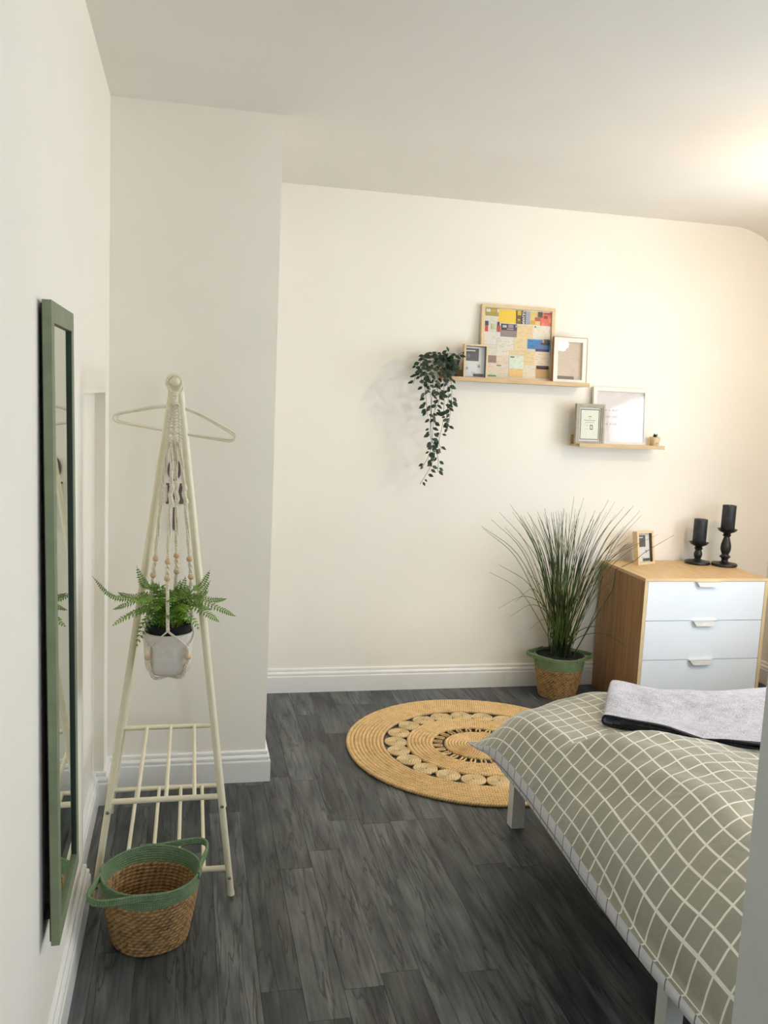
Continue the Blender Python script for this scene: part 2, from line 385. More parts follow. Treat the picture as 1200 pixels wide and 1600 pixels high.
# ================================================================== THE ROOM
T_ = 0.12
bm = bmesh.new()                                   # left wall, with a shallow blocked-up recess
box(bm, XL - 0.035 - T_, XL - 0.035, YF - T_, YA + 0.1, -0.06, ZC + 0.06)
for y0, y1, z0, z1 in ((YF, 2.53, -0.06, ZC), (2.53, 3.18, 1.475, ZC), (3.18, YA + 0.05, -0.06, ZC)):
    box(bm, XL - 0.035, XL, y0, y1, z0, z1)
struct(finish('wall_left', bm, 'wall'))
bm = bmesh.new(); box(bm, XL - 0.035, XA, YA, YB + 0.02, -0.06, ZC); struct(finish('wall_alcove', bm, 'wall'))
bm = bmesh.new(); box(bm, XA - 0.02, XR + T_, YB, YB + T_, -0.06, ZC + 0.06); struct(finish('wall_back', bm, 'wall'))
bm = bmesh.new()
y0, y1, z0, z1 = WIN
for ex in ((YF - T_, y0, -0.06, ZC + 0.06), (y1, YB + T_, -0.06, ZC + 0.06), (y0, y1, -0.06, z0), (y0, y1, z1, ZC + 0.06)):
    box(bm, XR, XR + 0.2, *ex)
struct(finish('wall_right', bm, 'wall'))
bm = bmesh.new()
x0, x1, z0, z1 = FILL_WIN
for ex in ((XL - 0.2, x0, -0.06, ZC + 0.06), (x1, XR + 0.2, -0.06, ZC + 0.06), (x0, x1, -0.06, z0), (x0, x1, z1, ZC + 0.06)):
    box(bm, ex[0], ex[1], YF - 0.2, YF, ex[2], ex[3])
struct(finish('wall_front', bm, 'wall'))
# ceiling with a coved right side
bm = bmesh.new()
prof = [(XL - 0.2, ZC), (1.6, ZC)] + [(2.79 + 0.41 * sin(a), ZC - 0.41 + 0.41 * cos(a)) for a in [pi / 2 * i / 14 for i in range(15)]]
prof += [(XR + 0.1, ZC - 0.41), (XR + 0.1, ZC + 0.1), (XL - 0.2, ZC + 0.1)]
ra = [bm.verts.new((x, YF - 0.1, z)) for x, z in prof]; rb = [bm.verts.new((x, YB + 0.1, z)) for x, z in prof]
for i in range(len(prof)):
    j = (i + 1) % len(prof); bm.faces.new((ra[i], ra[j], rb[j], rb[i]))
bm.faces.new(ra); bm.faces.new(rb[::-1])
struct(finish('ceiling', bm, 'ceil', smooth=30))

# skirting boards, swept with mitred corners (the room is on the right of the path)
SKP = [(0.020, -0.002), (0.020, 0.080), (0.0185, 0.084), (0.0135, 0.0855), (0.0135, 0.0880), (0.017, 0.0905), (0.0165, 0.098), (0.0125, 0.1035), (0.0075, 0.105), (0.0075, 0.1075), (0.0095, 0.1105), (0.0085, 0.1185), (0.004, 0.122), (0.0, 0.122)]
PATH = [(XL, YF), (XL, 2.53), (XL - 0.035, 2.53), (XL - 0.035, 3.18), (XL, 3.18), (XL, YA), (XA, YA), (XA, YB), (XR, YB), (XR, YF)]
def skirt(name, i0, i1):
    bm = bmesh.new(); rings = []
    for i in range(i0, i1 + 1):
        p = Vector(PATH[i]); nr = []
        for a, b in ((i - 1, i), (i, i + 1)):
            if a >= 0 and b < len(PATH):
                d = (Vector(PATH[b]) - Vector(PATH[a])).normalized(); nr.append(Vector((d.y, -d.x)))
        off = nr[0] if len(nr) == 1 else (nr[0] + nr[1]) / (1 + nr[0].dot(nr[1]))
        rings.append([bm.verts.new((p.x + off.x * t, p.y + off.y * t, z)) for t, z in SKP] + [bm.verts.new((p.x, p.y, -0.002))])
    for a, b in zip(rings, rings[1:]):
        for j in range(len(a)):
            k = (j + 1) % len(a); bm.faces.new((a[j], a[k], b[k], b[j]))
    bm.faces.new(rings[0]); bm.faces.new(rings[-1][::-1])
    return struct(finish(name, bm, 'skirt'))
skirt('baseboard_left', 0, 5); skirt('baseboard_alcove', 5, 7); skirt('baseboard_back', 7, 8); skirt('baseboard_right', 8, 9)

# floor: every plank in view is a piece of its own
fl = struct(boxo('floor', (XL - 0.2, XR + 0.2, YF - 0.2, YB + 0.2, -0.06, -0.006), 'subfloor'))
def plank_mesh(w, l):
    bm = bmesh.new(); box(bm, 0.0003, w - 0.0003, 0.0004, l - 0.0004, -0.006, 0)
    bmesh.ops.bevel(bm, geom=[e for e in bm.edges if all(v.co.z > -0.001 for v in e.verts)], offset=0.0004, segments=1, affect='EDGES')
    me = bpy.data.meshes.new('plank'); bm.to_mesh(me); bm.free(); me.materials.append(M['plank']); return me
pm = {}
W = 0.105; count = 0
rp = random.Random(11)
far_bm = bmesh.new()
for i in range(-6, 28):
    x = 0.308 + W * i
    w = W if x + W < XR else XR - x
    if w < 0.01: continue
    y = YB - rp.choice((0.22, 0.34, 0.46, 0.58, 0.7, 0.15)); segs = [(y, YB)]
    fixed = {1: [3.288, 2.745], 0: [3.33, 2.642]}.get(i)
    if fixed: segs = [(fixed[0], YB), (fixed[1], fixed[0])]; y = fixed[1]
    while y > YF:
        l = rp.choice((0.85, 1.05, 0.70, 1.20)); segs.append((max(YF, y - l), y)); y -= l
    for a, b in segs:
        if b < 0.85 or count > 285:
            box(far_bm, x + 0.0003, x + w - 0.0003, a + 0.0004, b - 0.0004, -0.006, 0); continue
        k = (round(w, 4), round(b - a, 4))
        if k not in pm: pm[k] = plank_mesh(*k)
        o = link('plank', pm[k], fl); o.location = (x, a, 0); count += 1
o = finish('plank', far_bm, 'plank', fl, kind='stuff')

# right-wall window, seen in reflections, and an added fill-light window behind the camera
def window(name, axis, a0, a1, z0, z1, at):
    bm = bmesh.new(); f = 0.06
    def b3(u0, u1, w0, w1, d0, d1):
        if axis == 'x': box(bm, at + d0, at + d1, u0, u1, w0, w1)
        else: box(bm, u0, u1, at - d1, at - d0, w0, w1)
    for u0, u1, w0, w1 in ((a0, a0 + f, z0, z1), (a1 - f, a1, z0, z1), (a0 + f, a1 - f, z0, z0 + f), (a0 + f, a1 - f, z1 - f, z1), ((a0 + a1) / 2 - f / 2, (a0 + a1) / 2 + f / 2, z0 + f, z1 - f)):
        b3(u0, u1, w0, w1, 0.08, 0.13)
    w = struct(finish(name, bm, 'pvc', bevel=0.004, smooth=35))
    for s in (0, 1):
        bm = bmesh.new()
        u0 = a0 + f - 0.005 if s == 0 else (a0 + a1) / 2 + f / 2 - 0.005; u1 = (a0 + a1) / 2 - f / 2 + 0.005 if s == 0 else a1 - f + 0.005
        if axis == 'x': vs = [(at + 0.105, u0, z0 + f), (at + 0.105, u1, z0 + f), (at + 0.105, u1, z1 - f), (at + 0.105, u0, z1 - f)]
        else: vs = [(u0, at - 0.105, z0 + f), (u1, at - 0.105, z0 + f), (u1, at - 0.105, z1 - f), (u0, at - 0.105, z1 - f)]
        bm.faces.new([bm.verts.new(v) for v in vs]); finish('pane', bm, 'pane', w)
    bm = bmesh.new()
    if axis == 'x': box(bm, at - 0.03, at + 0.079, a0 - 0.04, a1 + 0.04, z0 - 0.03, z0 - 0.0)
    else: box(bm, a0 - 0.04, a1 + 0.04, at - 0.079, at + 0.03, z0 - 0.03, z0)
    finish('window_sill', bm, 'pvc', w, bevel=0.004, smooth=35)
window('window_1', 'x', WIN[0], WIN[1], WIN[2], WIN[3], XR)
window('fill_window', 'y', FILL_WIN[0], FILL_WIN[1], FILL_WIN[2], FILL_WIN[3], YF)  # unseen window, added to brighten the drawers and back wall

# short nib of wall with the painted lining of the doorway the picture is taken from
DX, DY = 0.7405, 0.98
struct(boxo('wall_entrance', (DX + 0.022, DX + 0.17, DY - 0.11, DY - 0.006, -0.05, ZC + 0.05), 'wall'))
struct(boxo('trim_1', (DX, DX + 0.022, DY - 0.125, DY, 0.0, ZC + 0.02), 'door', bevel=0.003))

# ================================================================== MIRROR
def make_mirror():
    t = thing('wall_mirror', 'tall narrow wall mirror in a sage green frame on the left wall', 'mirror', (-0.25, 1.95, 0.36))
    y0, y1, z0, z1, th, w = 1.774, 2.105, 0.362, 1.652, 0.0165, 0.036
    # local x: 0 = back face; leans so that the foot stands further off the wall
    ang = math.atan2(0.0125, z1 - z0)
    T = Matrix.Translation((-0.2545, 0, z0)) @ Matrix.Rotation(-ang, 4, 'Y')
    H = z1 - z0
    for a, b in ((y0, y0 + w), (y1 - w, y1)): boxo('stile', (0, th, a, b, 0, H), 'green_frame', t, T=T, bevel=0.0012)
    for a, b in ((y0 + w, y0 + w + 0.0012), (y1 - w - 0.0012, y1 - w)): boxo('inner_shade', (0.004, th - 0.0012, a, b, 0.04, H - 0.04), 'stile_shade', t, T=T)  # thin dark strips paint the shade on the stiles' inner faces
    for a, b in ((0, 0.04), (H - 0.04, H)): boxo('rail', (0, th, y0 + w, y1 - w, a, b), 'green_frame', t, T=T, bevel=0.0012)
    boxo('mirror_glass', (0.004, th - 0.0065, y0 + w - 0.002, y1 - w + 0.002, 0.038, H - 0.038), 'mirror', t, T=T)
    boxo('backing_board', (-0.003, 0.0038, y0 + 0.006, y1 - 0.006, 0.006, H - 0.006), 'black_back', t, T=T)
    for yy in (y0 + 0.06, y1 - 0.06):
        boxo('wall_bracket', (XL + 0.0002 - 0.0, -0.2540 - 0.012, yy - 0.012, yy + 0.012, z1 - 0.10, z1 - 0.06), 'screw', t)
    for yy in (y0 + 0.06, y1 - 0.06):
        boxo('wall_bracket', (XL + 0.0002, -0.2558, yy - 0.012, yy + 0.012, z0 + 0.03, z0 + 0.05), 'black', t)
make_mirror()

# ================================================================== CLOTHES RACK
RF, RR = 2.52, 3.10                               # front and rear frames
CX = -0.033
def leg_pt(side, Y, z):
    foot = -0.245 if side < 0 else 0.150
    top = CX - 0.0105 if side < 0 else CX + 0.0105
    return Vector((foot + (top - foot) * z / 1.49, Y, z))
def make_rack():
    t = thing('clothes_rack', 'cream tubular metal A-frame clothes rack with two slatted shelves', 'clothes rack', (CX, 2.8, 0))
    for Y in (RF, RR):
        for s in (-1, 1):
            bm = bmesh.new(); tube(bm, [leg_pt(s, Y, 0.0), leg_pt(s, Y, 1.49)], 0.0098, 14)
            finish('leg', bm, 'rack', t, smooth=50)
            bm = bmesh.new(); tube(bm, [leg_pt(s, Y, 0.001), leg_pt(s, Y, 0.012)], 0.0106, 14); finish('foot_cap', bm, 'hanger', t, smooth=50)
        bm = bmesh.new()                           # top bracket of each frame
        lathe(bm, [(0, -0.012), (0.019, -0.012), (0.021, -0.009), (0.021, 0.009), (0.019, 0.012), (0, 0.012)], (0, 0, 0), 24, T=Matrix.Translation((CX, Y, 1.502)) @ Matrix.Rotation(radians(90), 4, 'X'))
        finish('top_bracket', bm, 'rack', t, smooth=45)
    bm = bmesh.new(); tube(bm, [(CX, RF - 0.045, 1.515), (CX, RR + 0.02, 1.505)], 0.0095, 14); finish('hanging_rail', bm, 'rack', t, smooth=50)
    bm = bmesh.new(); ball(bm, (CX - 0.002, RF - 0.052, 1.517), 0.0135, 20); finish('rail_knob', bm, 'rack', t, smooth=180)
    bm = bmesh.new(); ball(bm, (CX, RR + 0.024, 1.505), 0.0135, 20); finish('rail_knob', bm, 'rack', t, smooth=180)
    for z, xs in ((0.312, (-0.125, -0.044, 0.037)), (0.085, (-0.157, -0.081, -0.006, 0.068))):
        for Y in (RF + 0.004, RR - 0.004):
            a = leg_pt(-1, Y, z); b = leg_pt(1, Y, z)
            bm = bmesh.new(); tube(bm, [a, b], 0.0085, 12); finish('cross_rail', bm, 'rack', t, smooth=50)
        for x in xs:
            bm = bmesh.new(); tube(bm, [(x, RF + 0.004, z + 0.001), (x + 0.003, RR - 0.004, z + 0.001)], 0.0062, 10); finish('shelf_slat', bm, 'rack', t, smooth=50)
        for s in (-1, 1):                          # bolts in the front legs
            p = leg_pt(s, RF, z - 0.026)
            bm = bmesh.new(); lathe(bm, [(0, 0.0085), (0.0055, 0.0088), (0.0055, 0.0108), (0.003, 0.0118), (0.0022, 0.0105), (0, 0.0105)], (0, 0, 0), 12, T=Matrix.Translation(p) @ Matrix.Rotation(radians(90), 4, 'X'))
            finish('bolt', bm, 'screw', t, smooth=40)
make_rack()

def make_hanger(Y, dz, tilt, label, xoff):
    t = thing('coat_hanger', label, 'hanger', (CX, Y, 1.48), group='hangers on the clothes rack rail')
    c = Vector((CX + xoff, Y, 1.406 + dz)); R = Matrix.Rotation(radians(tilt), 3, 'Y')
    hw = 0.178
    pts = [(0, 0.040), (-0.06, 0.031), (-0.13, 0.006), (-hw + 0.008, -0.010), (-hw, -0.020), (-hw + 0.008, -0.031), (-0.13, -0.034), (0, -0.036), (0.13, -0.034), (hw - 0.008, -0.031), (hw, -0.020), (hw - 0.008, -0.010), (0.13, 0.006), (0.06, 0.031)]
    bm = bmesh.new(); tube(bm, smooth_path([c + R @ Vector((x, 0, z)) for x, z in pts], 4, closed=True), 0.0034, 8, closed=True)
    finish('shoulder_loop', bm, 'hanger', t, smooth=60)
    top = c + R @ Vector((0, 0, 0.040)); rc = Vector((CX, Y, 1.512))
    hk = [top, Vector((CX + 0.006, Y, top.z + 0.012))] + [rc + Vector((0.0135 * cos(a), 0, 0.0135 * sin(a))) for a in [radians(x) for x in (-50, 0, 45, 90, 135, 180, 205)]]
    bm = bmesh.new(); tube(bm, smooth_path(hk, 4), 0.002, 8); finish('hook', bm, 'screw', t, smooth=60)
make_hanger(2.72, 0.0, 7, 'nearer of two ivory coat hangers on the rack rail, directly behind the macrame cords', 0.0)
make_hanger(2.80, -0.006, 8.5, 'farther ivory coat hanger on the rack rail, behind the other hanger', 0.004)

# ================================================================== MACRAME HANGER, POT AND FERN
PY = 2.462                                        # depth of the pot axis
PC = atY(263.5, 985, PY)                          # centre of the pot rim
PX, PZ = PC.x, PC.z                               # rim height
PR, PH = 0.068, 0.120
def twist(bm, pts, r, turns, strands=2, spread=None, n=6):
    r = r * 1.18; spread = spread * 1.25 if spread is not None else None
    P = smooth_path(pts, 10) if len(pts) > 2 else [Vector(pts[0]).lerp(Vector(pts[1]), i / 24) for i in range(25)]
    spread = spread if spread is not None else r
    for s in range(strands):
        q = []
        for i, p in enumerate(P):
            a = 2 * pi * (turns * i / (len(P) - 1) + s / strands); q.append(p + Vector((cos(a), sin(a), 0)) * spread)
        tube(bm, q, r, n)
def knot_line(bm, a, b, w, k, r=0.0016):
    """a flat knotted cord from a to b: core cords with little cross knots"""
    a, b = Vector(a), Vector(b); tube(bm, [a, b], w * 0.55, 6)
    for i in range(k):
        c = a.lerp(b, (i + 0.5) / k); s = 1 if i % 2 else -1
        tube(bm, [c + Vector((-w, 0.0, -0.0012 * s)), c + Vector((-w * 0.4, -w * 0.8, 0.0012)), c + Vector((w * 0.4, -w * 0.8, -0.0012)), c + Vector((w, 0.0, 0.0012 * s))], r, 6)
        tube(bm, [c + Vector((-w, 0.0, 0.0012)), c + Vector((0, w * 0.8, 0)), c + Vector((w, 0.0, -0.0012))], r, 5)
def make_macrame():
    t = thing('macrame_plant_hanger', 'cream knotted cotton plant hanger with wooden beads hung from the rack knob', 'plant hanger', (PX, PY, PZ))
    kx, kz, ky = CX - 0.004, 1.517, RF - 0.052
    Q = lambda x, y, Y=PY: atY(x, y, Y)
    bm = bmesh.new()                              # wrapped ring round the knob
    ring = [Vector((kx + 0.0185 * cos(a) * (1 if sin(a) > -0.2 else 0.8), ky + 0.004, kz - 0.003 + (0.020 if sin(a) > 0 else 0.029) * sin(a))) for a in [2 * pi * i / 40 for i in range(40)]]
    tube(bm, ring, lambda u: 0.0058 + 0.0006 * sin(u * 2 * pi * 34), 8, closed=True)
    finish('ring', bm, 'cord', t, smooth=60)
    bm = bmesh.new(); tube(bm, [Q(273, 612, ky), Q(273.5, 632, ky)], 0.0085, 12)
    for i in range(7): 
        c = Q(273, 613, ky).lerp(Q(273.5, 631, ky), i / 6); tube(bm, [c + Vector((0.009 * cos(a), 0.009 * sin(a), 0)) for a in [2 * pi * j / 14 for j in range(14)]], 0.0014, 5, closed=True)
    finish('wrapping', bm, 'cord', t, smooth=60)
    # broad knotted panel of three braids
    for xa, xb, w in ((266.5, 262.5, 0.0042), (272.5, 271.5, 0.0056), (279, 281.5, 0.0042)):
        bm = bmesh.new(); knot_line(bm, Q(xa, 631, ky), Q(xb, 690, ky), w * 1.15, 12); finish('braid', bm, 'cord', t, smooth=60)
    # the four hanging cords: (x at 690, x at 755, x at 788, x,y of bead one, x,y of bead two, depth offset)
    S = [((262, 690), (254.5, 756), (251, 789), (243, 873), (239.5, 898.5), 0.0, (-0.062, 0.0)),
         ((268, 690), (268, 757), (266.5, 790), (262.5, 878), (261.6, 904), -0.05, (0, -0.070)),
         ((274, 690), (275.5, 752), (276, 784), (276, 868), (276.3, 892.7), 0.045, (0.005, 0.066)),
         ((280, 690), (287.5, 757), (290, 788), (296.3, 873.4), (298.5, 901), 0.0, (0.062, 0.0))]
    ends = []
    for k, (a, b, c, d1, d2, dy, _) in enumerate(S):
        yy = lambda f: PY + dy * f
        A = Q(a[0], a[1], ky); B = Q(b[0], b[1], yy(0.3)); C = Q(c[0], c[1], yy(0.4)); D1 = Q(d1[0], d1[1], yy(0.8)); D2 = Q(d2[0], d2[1], yy(0.95))
        bm = bmesh.new(); twist(bm, [A, B], 0.0021, 0.6, 3, 0.0026)
        for i in range(3):                        # three round knots
            p0 = B.lerp(C, i / 3); p1 = B.lerp(C, (i + 1) / 3); twist(bm, [p0, (p0 + p1) / 2 + Vector((0.002 * (-1) ** i, 0, 0)), p1], 0.0026, 1.2, 3, 0.0032)
        W0 = Q(d1[0] + (c[0] - d1[0]) * 0.2, d1[1] - 20, yy(0.75))
        twist(bm, [C, W0], 0.0021, 0.5, 3, 0.0026)
        tube(bm, [W0, D1], 0.0036, 8)
        for i in range(6):
            p = W0.lerp(D1, i / 6); tube(bm, [p + Vector((0.0042 * cos(q), 0.0042 * sin(q), 0)) for q in [2 * pi * j / 10 for j in range(10)]], 0.0014, 5, closed=True)
        twist(bm, [D1, D2], 0.0026, 1.4, 2, 0.0024)
        # lower flat knotted run to just above the rim
        E = {0: Vector((PX - 0.060, PY + 0.01, PZ + 0.012)), 1: Vector((PX - 0.001, PY - 0.069, PZ + 0.016)), 2: Vector((PX + 0.008, PY + 0.069, PZ + 0.02)), 3: Vector((PX + 0.062, PY + 0.01, PZ + 0.012))}[k]
        twist(bm, [D2, E], 0.0024, 7, 3, 0.0026)
        finish('hanging_cord', bm, 'cord', t, smooth=60)
        for D in (D1, D2):
            bm = bmesh.new(); ball(bm, D, 0.0088, 16); finish('bead', bm, 'bead', t, smooth=180)
        ends.append(E)
    # net round the pot: every cord splits to the two neighbouring lower knots
    knots = [radians(a) for a in (226, 314, 46, 134)]
    lows = [Vector((PX + (PR + 0.006) * cos(a), PY + (PR + 0.006) * sin(a), PZ - 0.034)) for a in knots]
    pairs = {0: (0, 3), 1: (0, 1), 2: (2, 3), 3: (1, 2)}
    bm = bmesh.new()
    for k, E in enumerate(ends):
        for q in pairs[k]:
            for o in (-0.0016, 0.0016):
                mid = (E + lows[q]) / 2; rv = Vector((mid.x - PX, mid.y - PY, 0)); rv = rv.normalized() * (PR + 0.0045)
                mid = Vector((PX + rv.x, PY + rv.y, mid.z)); tube(bm, smooth_path([E + Vector((o, 0, 0)), mid + Vector((o, 0, o)), lows[q] + Vector((o, 0, 0))], 4), 0.0016, 6)
    finish('net_cords', bm, 'cord', t, smooth=60)
    for a, L in zip(knots, lows):
        bm = bmesh.new(); c, s = cos(a), sin(a)
        P = [L, L + Vector((0.002 * c, 0.002 * s, -0.018)), L + Vector((0.003 * c, 0.003 * s, -0.028)), Vector((PX + (PR + 0.003) * c, PY + (PR + 0.003) * s, PZ - 0.085)), Vector((PX + 0.05 * c, PY + 0.05 * s, PZ - PH - 0.004)), Vector((PX, PY, PZ - PH - 0.010))]
        twist(bm, P, 0.0026, 9, 3, 0.0028); finish('base_cord', bm, 'cord', t, smooth=60)
        bm = bmesh.new(); ball(bm, L + Vector((0.003 * c, 0.003 * s, -0.026)), 0.0088, 16); finish('bead', bm, 'bead', t, smooth=180)
    return t
make_macrame()

def leaf_strip(bm, a, b, w, side, bend=0.0):
    """small pointed leaflet from a to b, a little folded"""
    d = b - a; sd = side.normalized() * w
    m1 = a + d * 0.35 + Vector((0, 0, bend)); 
    v = [bm.verts.new(a), bm.verts.new(m1 + sd), bm.verts.new(b), bm.verts.new(m1 - sd)]
    bm.faces.new((v[0], v[1], v[2])); bm.faces.new((v[0], v[2], v[3]))
def make_fern():
    t = thing('potted_fern', 'green fern in a pale ceramic pot hanging in the macrame', 'potted plant', (PX, PY, PZ - PH))
    bm = bmesh.new()
    lathe(bm, [(0, -PH), (0.034, -PH), (0.050, -PH + 0.004), (0.0595, -PH + 0.013), (0.0635, -PH + 0.028), (0.0655, -PH + 0.06), (PR - 0.0005, -0.01), (PR, 0), (PR - 0.004, 0.001), (PR - 0.006, -0.012), (0.055, -PH + 0.04), (0, -PH + 0.03)], (PX, PY, PZ), 48)
    finish('pot', bm, 'ceramic', t, smooth=50)
    bm = bmesh.new(); lathe(bm, [(0.050, -0.06), (0.0585, -0.012), (0.0605, 0.021), (0.058, 0.022), (0.055, 0.012), (0, 0.012)], (PX, PY, PZ), 32); finish('inner_pot', bm, 'soil', t, smooth=50)
    ctr = Vector((PX, PY, PZ))
    F = [((144, 900), -0.05, 0.03), ((213, 883), 0.04, 0.05), ((176, 952), 0.0, 0.07), ((184, 925), 0.06, 0.06), ((174, 978), -0.03, 0.05), ((211, 1014), -0.07, 0.06),
         ((329, 889), 0.03, 0.05), ((329, 906), -0.02, 0.04), ((326, 922), 0.06, 0.05), ((355, 935), 0.02, 0.06), ((369, 963), -0.05, 0.07), ((344, 972), -0.08, 0.06),
         ((237, 905), -0.03, 0.05), ((290, 900), 0.05, 0.04), ((282, 905), -0.01, 0.05), ((300, 950), -0.10, 0.05), ((228, 945), -0.09, 0.05), ((250, 935), -0.07, 0.05), ((276, 950), -0.09, 0.04),
         ((312, 985), -0.05, 0.05), ((215, 960), -0.06, 0.07), ((255, 915), 0.08, 0.05), ((310, 930), 0.09, 0.06), ((235, 978), -0.075, 0.05), ((295, 975), -0.08, 0.06),
         ((318, 945), -0.06, 0.07), ((205, 935), -0.08, 0.06), ((222, 925), 0.07, 0.05), ((265, 968), -0.085, 0.05), ((190, 967), 0.05, 0.05), ((240, 955), -0.085, 0.07), ((285, 935), -0.07, 0.08), ((225, 900), -0.04, 0.07), ((305, 915), -0.05, 0.07), ((270, 940), -0.08, 0.08), ((332, 952), 0.04, 0.05), ((215, 985), -0.04, 0.05), ((320, 960), 0.07, 0.07), ((255, 945), -0.06, 0.09)]
    rf = random.Random(5)
    for (px, py), dy, lift in F:
        tip = atY(px, py, PY + dy); d = Vector((tip.x - PX, tip.y - PY, 0)); L = d.length
        st = ctr + (d.normalized() * 0.018 if L > 1e-4 else Vector()) + Vector((rf.uniform(-.012, .012), rf.uniform(-.012, .012), 0.0))
        rim = ctr + d * 0.38; up = max(tip.z, PZ) - PZ
        c1 = Vector((rim.x, rim.y, PZ + lift + up * 0.35)); c2 = Vector((PX + d.x * 0.75, PY + d.y * 0.75, (PZ + lift + tip.z) / 2 + 0.010))
        P = smooth_path([st, c1, c2, tip], 7)
        bm = bmesh.new(); tube(bm, P, lambda u: 0.0014 * (1 - 0.7 * u), 4)
        n = max(10, int((tip - st).length / 0.0068)); Lt = (tip - st).length
        for i in range(2, n):
            u = i / n; f = u * (len(P) - 1); j = min(len(P) - 2, int(f)); p = P[j].lerp(P[j + 1], f - j); tg = (P[j + 1] - P[j]).normalized()
            sd = tg.cross(Vector((0, -0.35, 1))).normalized()
            if sd.length < 0.1: sd = Vector((1, 0, 0))
            ll = (0.021 if Lt > 0.1 else 0.018) * (sin(pi * min(1, 0.18 + u * 0.85)) ** 0.6) * rf.uniform(0.85, 1.1)
            for s in (-1, 1):
                tipl = p + sd * s * ll + tg * ll * 0.30 + Vector((0, 0, -0.002))
                leaf_strip(bm, p, tipl, 0.0031, tg, 0.0)
        finish('frond', bm, 'fern', t)
    return t
make_fern()

# ================================================================== LETTERS ON THE ALCOVE WALL
def poly_prism(bm, pts, Y0, Y1):
    a = [bm.verts.new((x, Y0, z)) for x, z in pts]; b = [bm.verts.new((x, Y1, z)) for x, z in pts]; n = len(pts)
    bm.faces.new(a); bm.faces.new(b[::-1])
    for i in range(n): bm.faces.new((a[i], b[i], b[(i + 1) % n], a[(i + 1) % n]))
LG = 'lettering on the alcove wall'
bm = bmesh.new(); n = 40; cx, cz = -0.045, 1.2045; rings = []
for Y in (YA - 0.010, YA):
    for (ax, az) in ((0.0245, 0.040), (0.013, 0.0345)):
        rings.append([bm.verts.new((cx + ax * cos(2 * pi * i / n), Y, cz + az * sin(2 * pi * i / n))) for i in range(n)])
o_, i_, ob, ib = rings
for j in range(n):
    k = (j + 1) % n; bm.faces.new((o_[j], o_[k], i_[k], i_[j])); bm.faces.new((ob[j], ib[j], ib[k], ob[k])); bm.faces.new((o_[j], ob[j], ob[k], o_[k])); bm.faces.new((i_[j], i_[k], ib[k], ib[j]))
tag(finish('wall_letter', bm, 'letter'), 'dark grey letter O on the wall behind the macrame cords', 'letter', LG)
bm = bmesh.new(); Y0 = YA - 0.010
mx0, mx1, mz0, mz1 = -0.073, -0.006, 1.080, 1.155
poly_prism(bm, [(mx0, mz0), (mx0 + 0.014, mz0), (mx0 + 0.014, mz0 + 0.006), (mx0 + 0.0095, mz0 + 0.006), (mx0 + 0.0095, mz1 - 0.014), ((mx0 + mx1) / 2 - 0.003, mz0 + 0.004), ((mx0 + mx1) / 2 + 0.001, mz0 + 0.004),
     (mx1 - 0.0185, mz1 - 0.016), (mx1 - 0.0185, mz0 + 0.007), (mx1 - 0.022, mz0 + 0.007), (mx1 - 0.022, mz0), (mx1, mz0), (mx1, mz0 + 0.007), (mx1 - 0.004, mz0 + 0.007), (mx1 - 0.004, mz1 - 0.006), (mx1, mz1 - 0.006), (mx1, mz1), (mx1 - 0.018, mz1),
     ((mx0 + mx1) / 2 + 0.001, mz0 + 0.028), (mx0 + 0.012, mz1), (mx0, mz1), (mx0, mz1 - 0.006), (mx0 + 0.005, mz1 - 0.006), (mx0 + 0.005, mz0 + 0.006), (mx0, mz0 + 0.006)], Y0, YA)
tag(finish('wall_letter', bm, 'letter'), 'dark grey serif letter M on the wall below the letter O', 'letter', LG)
bm = bmesh.new(); poly_prism(bm, [(-0.048, 0.992), (-0.043, 0.980), (-0.0405, 0.981), (-0.0405, 1.066), (-0.0475, 1.066)], YA - 0.008, YA)
tag(finish('wall_letter', bm, 'letter'), 'slim dark grey upright piece of lettering below the letter M', 'letter', LG)

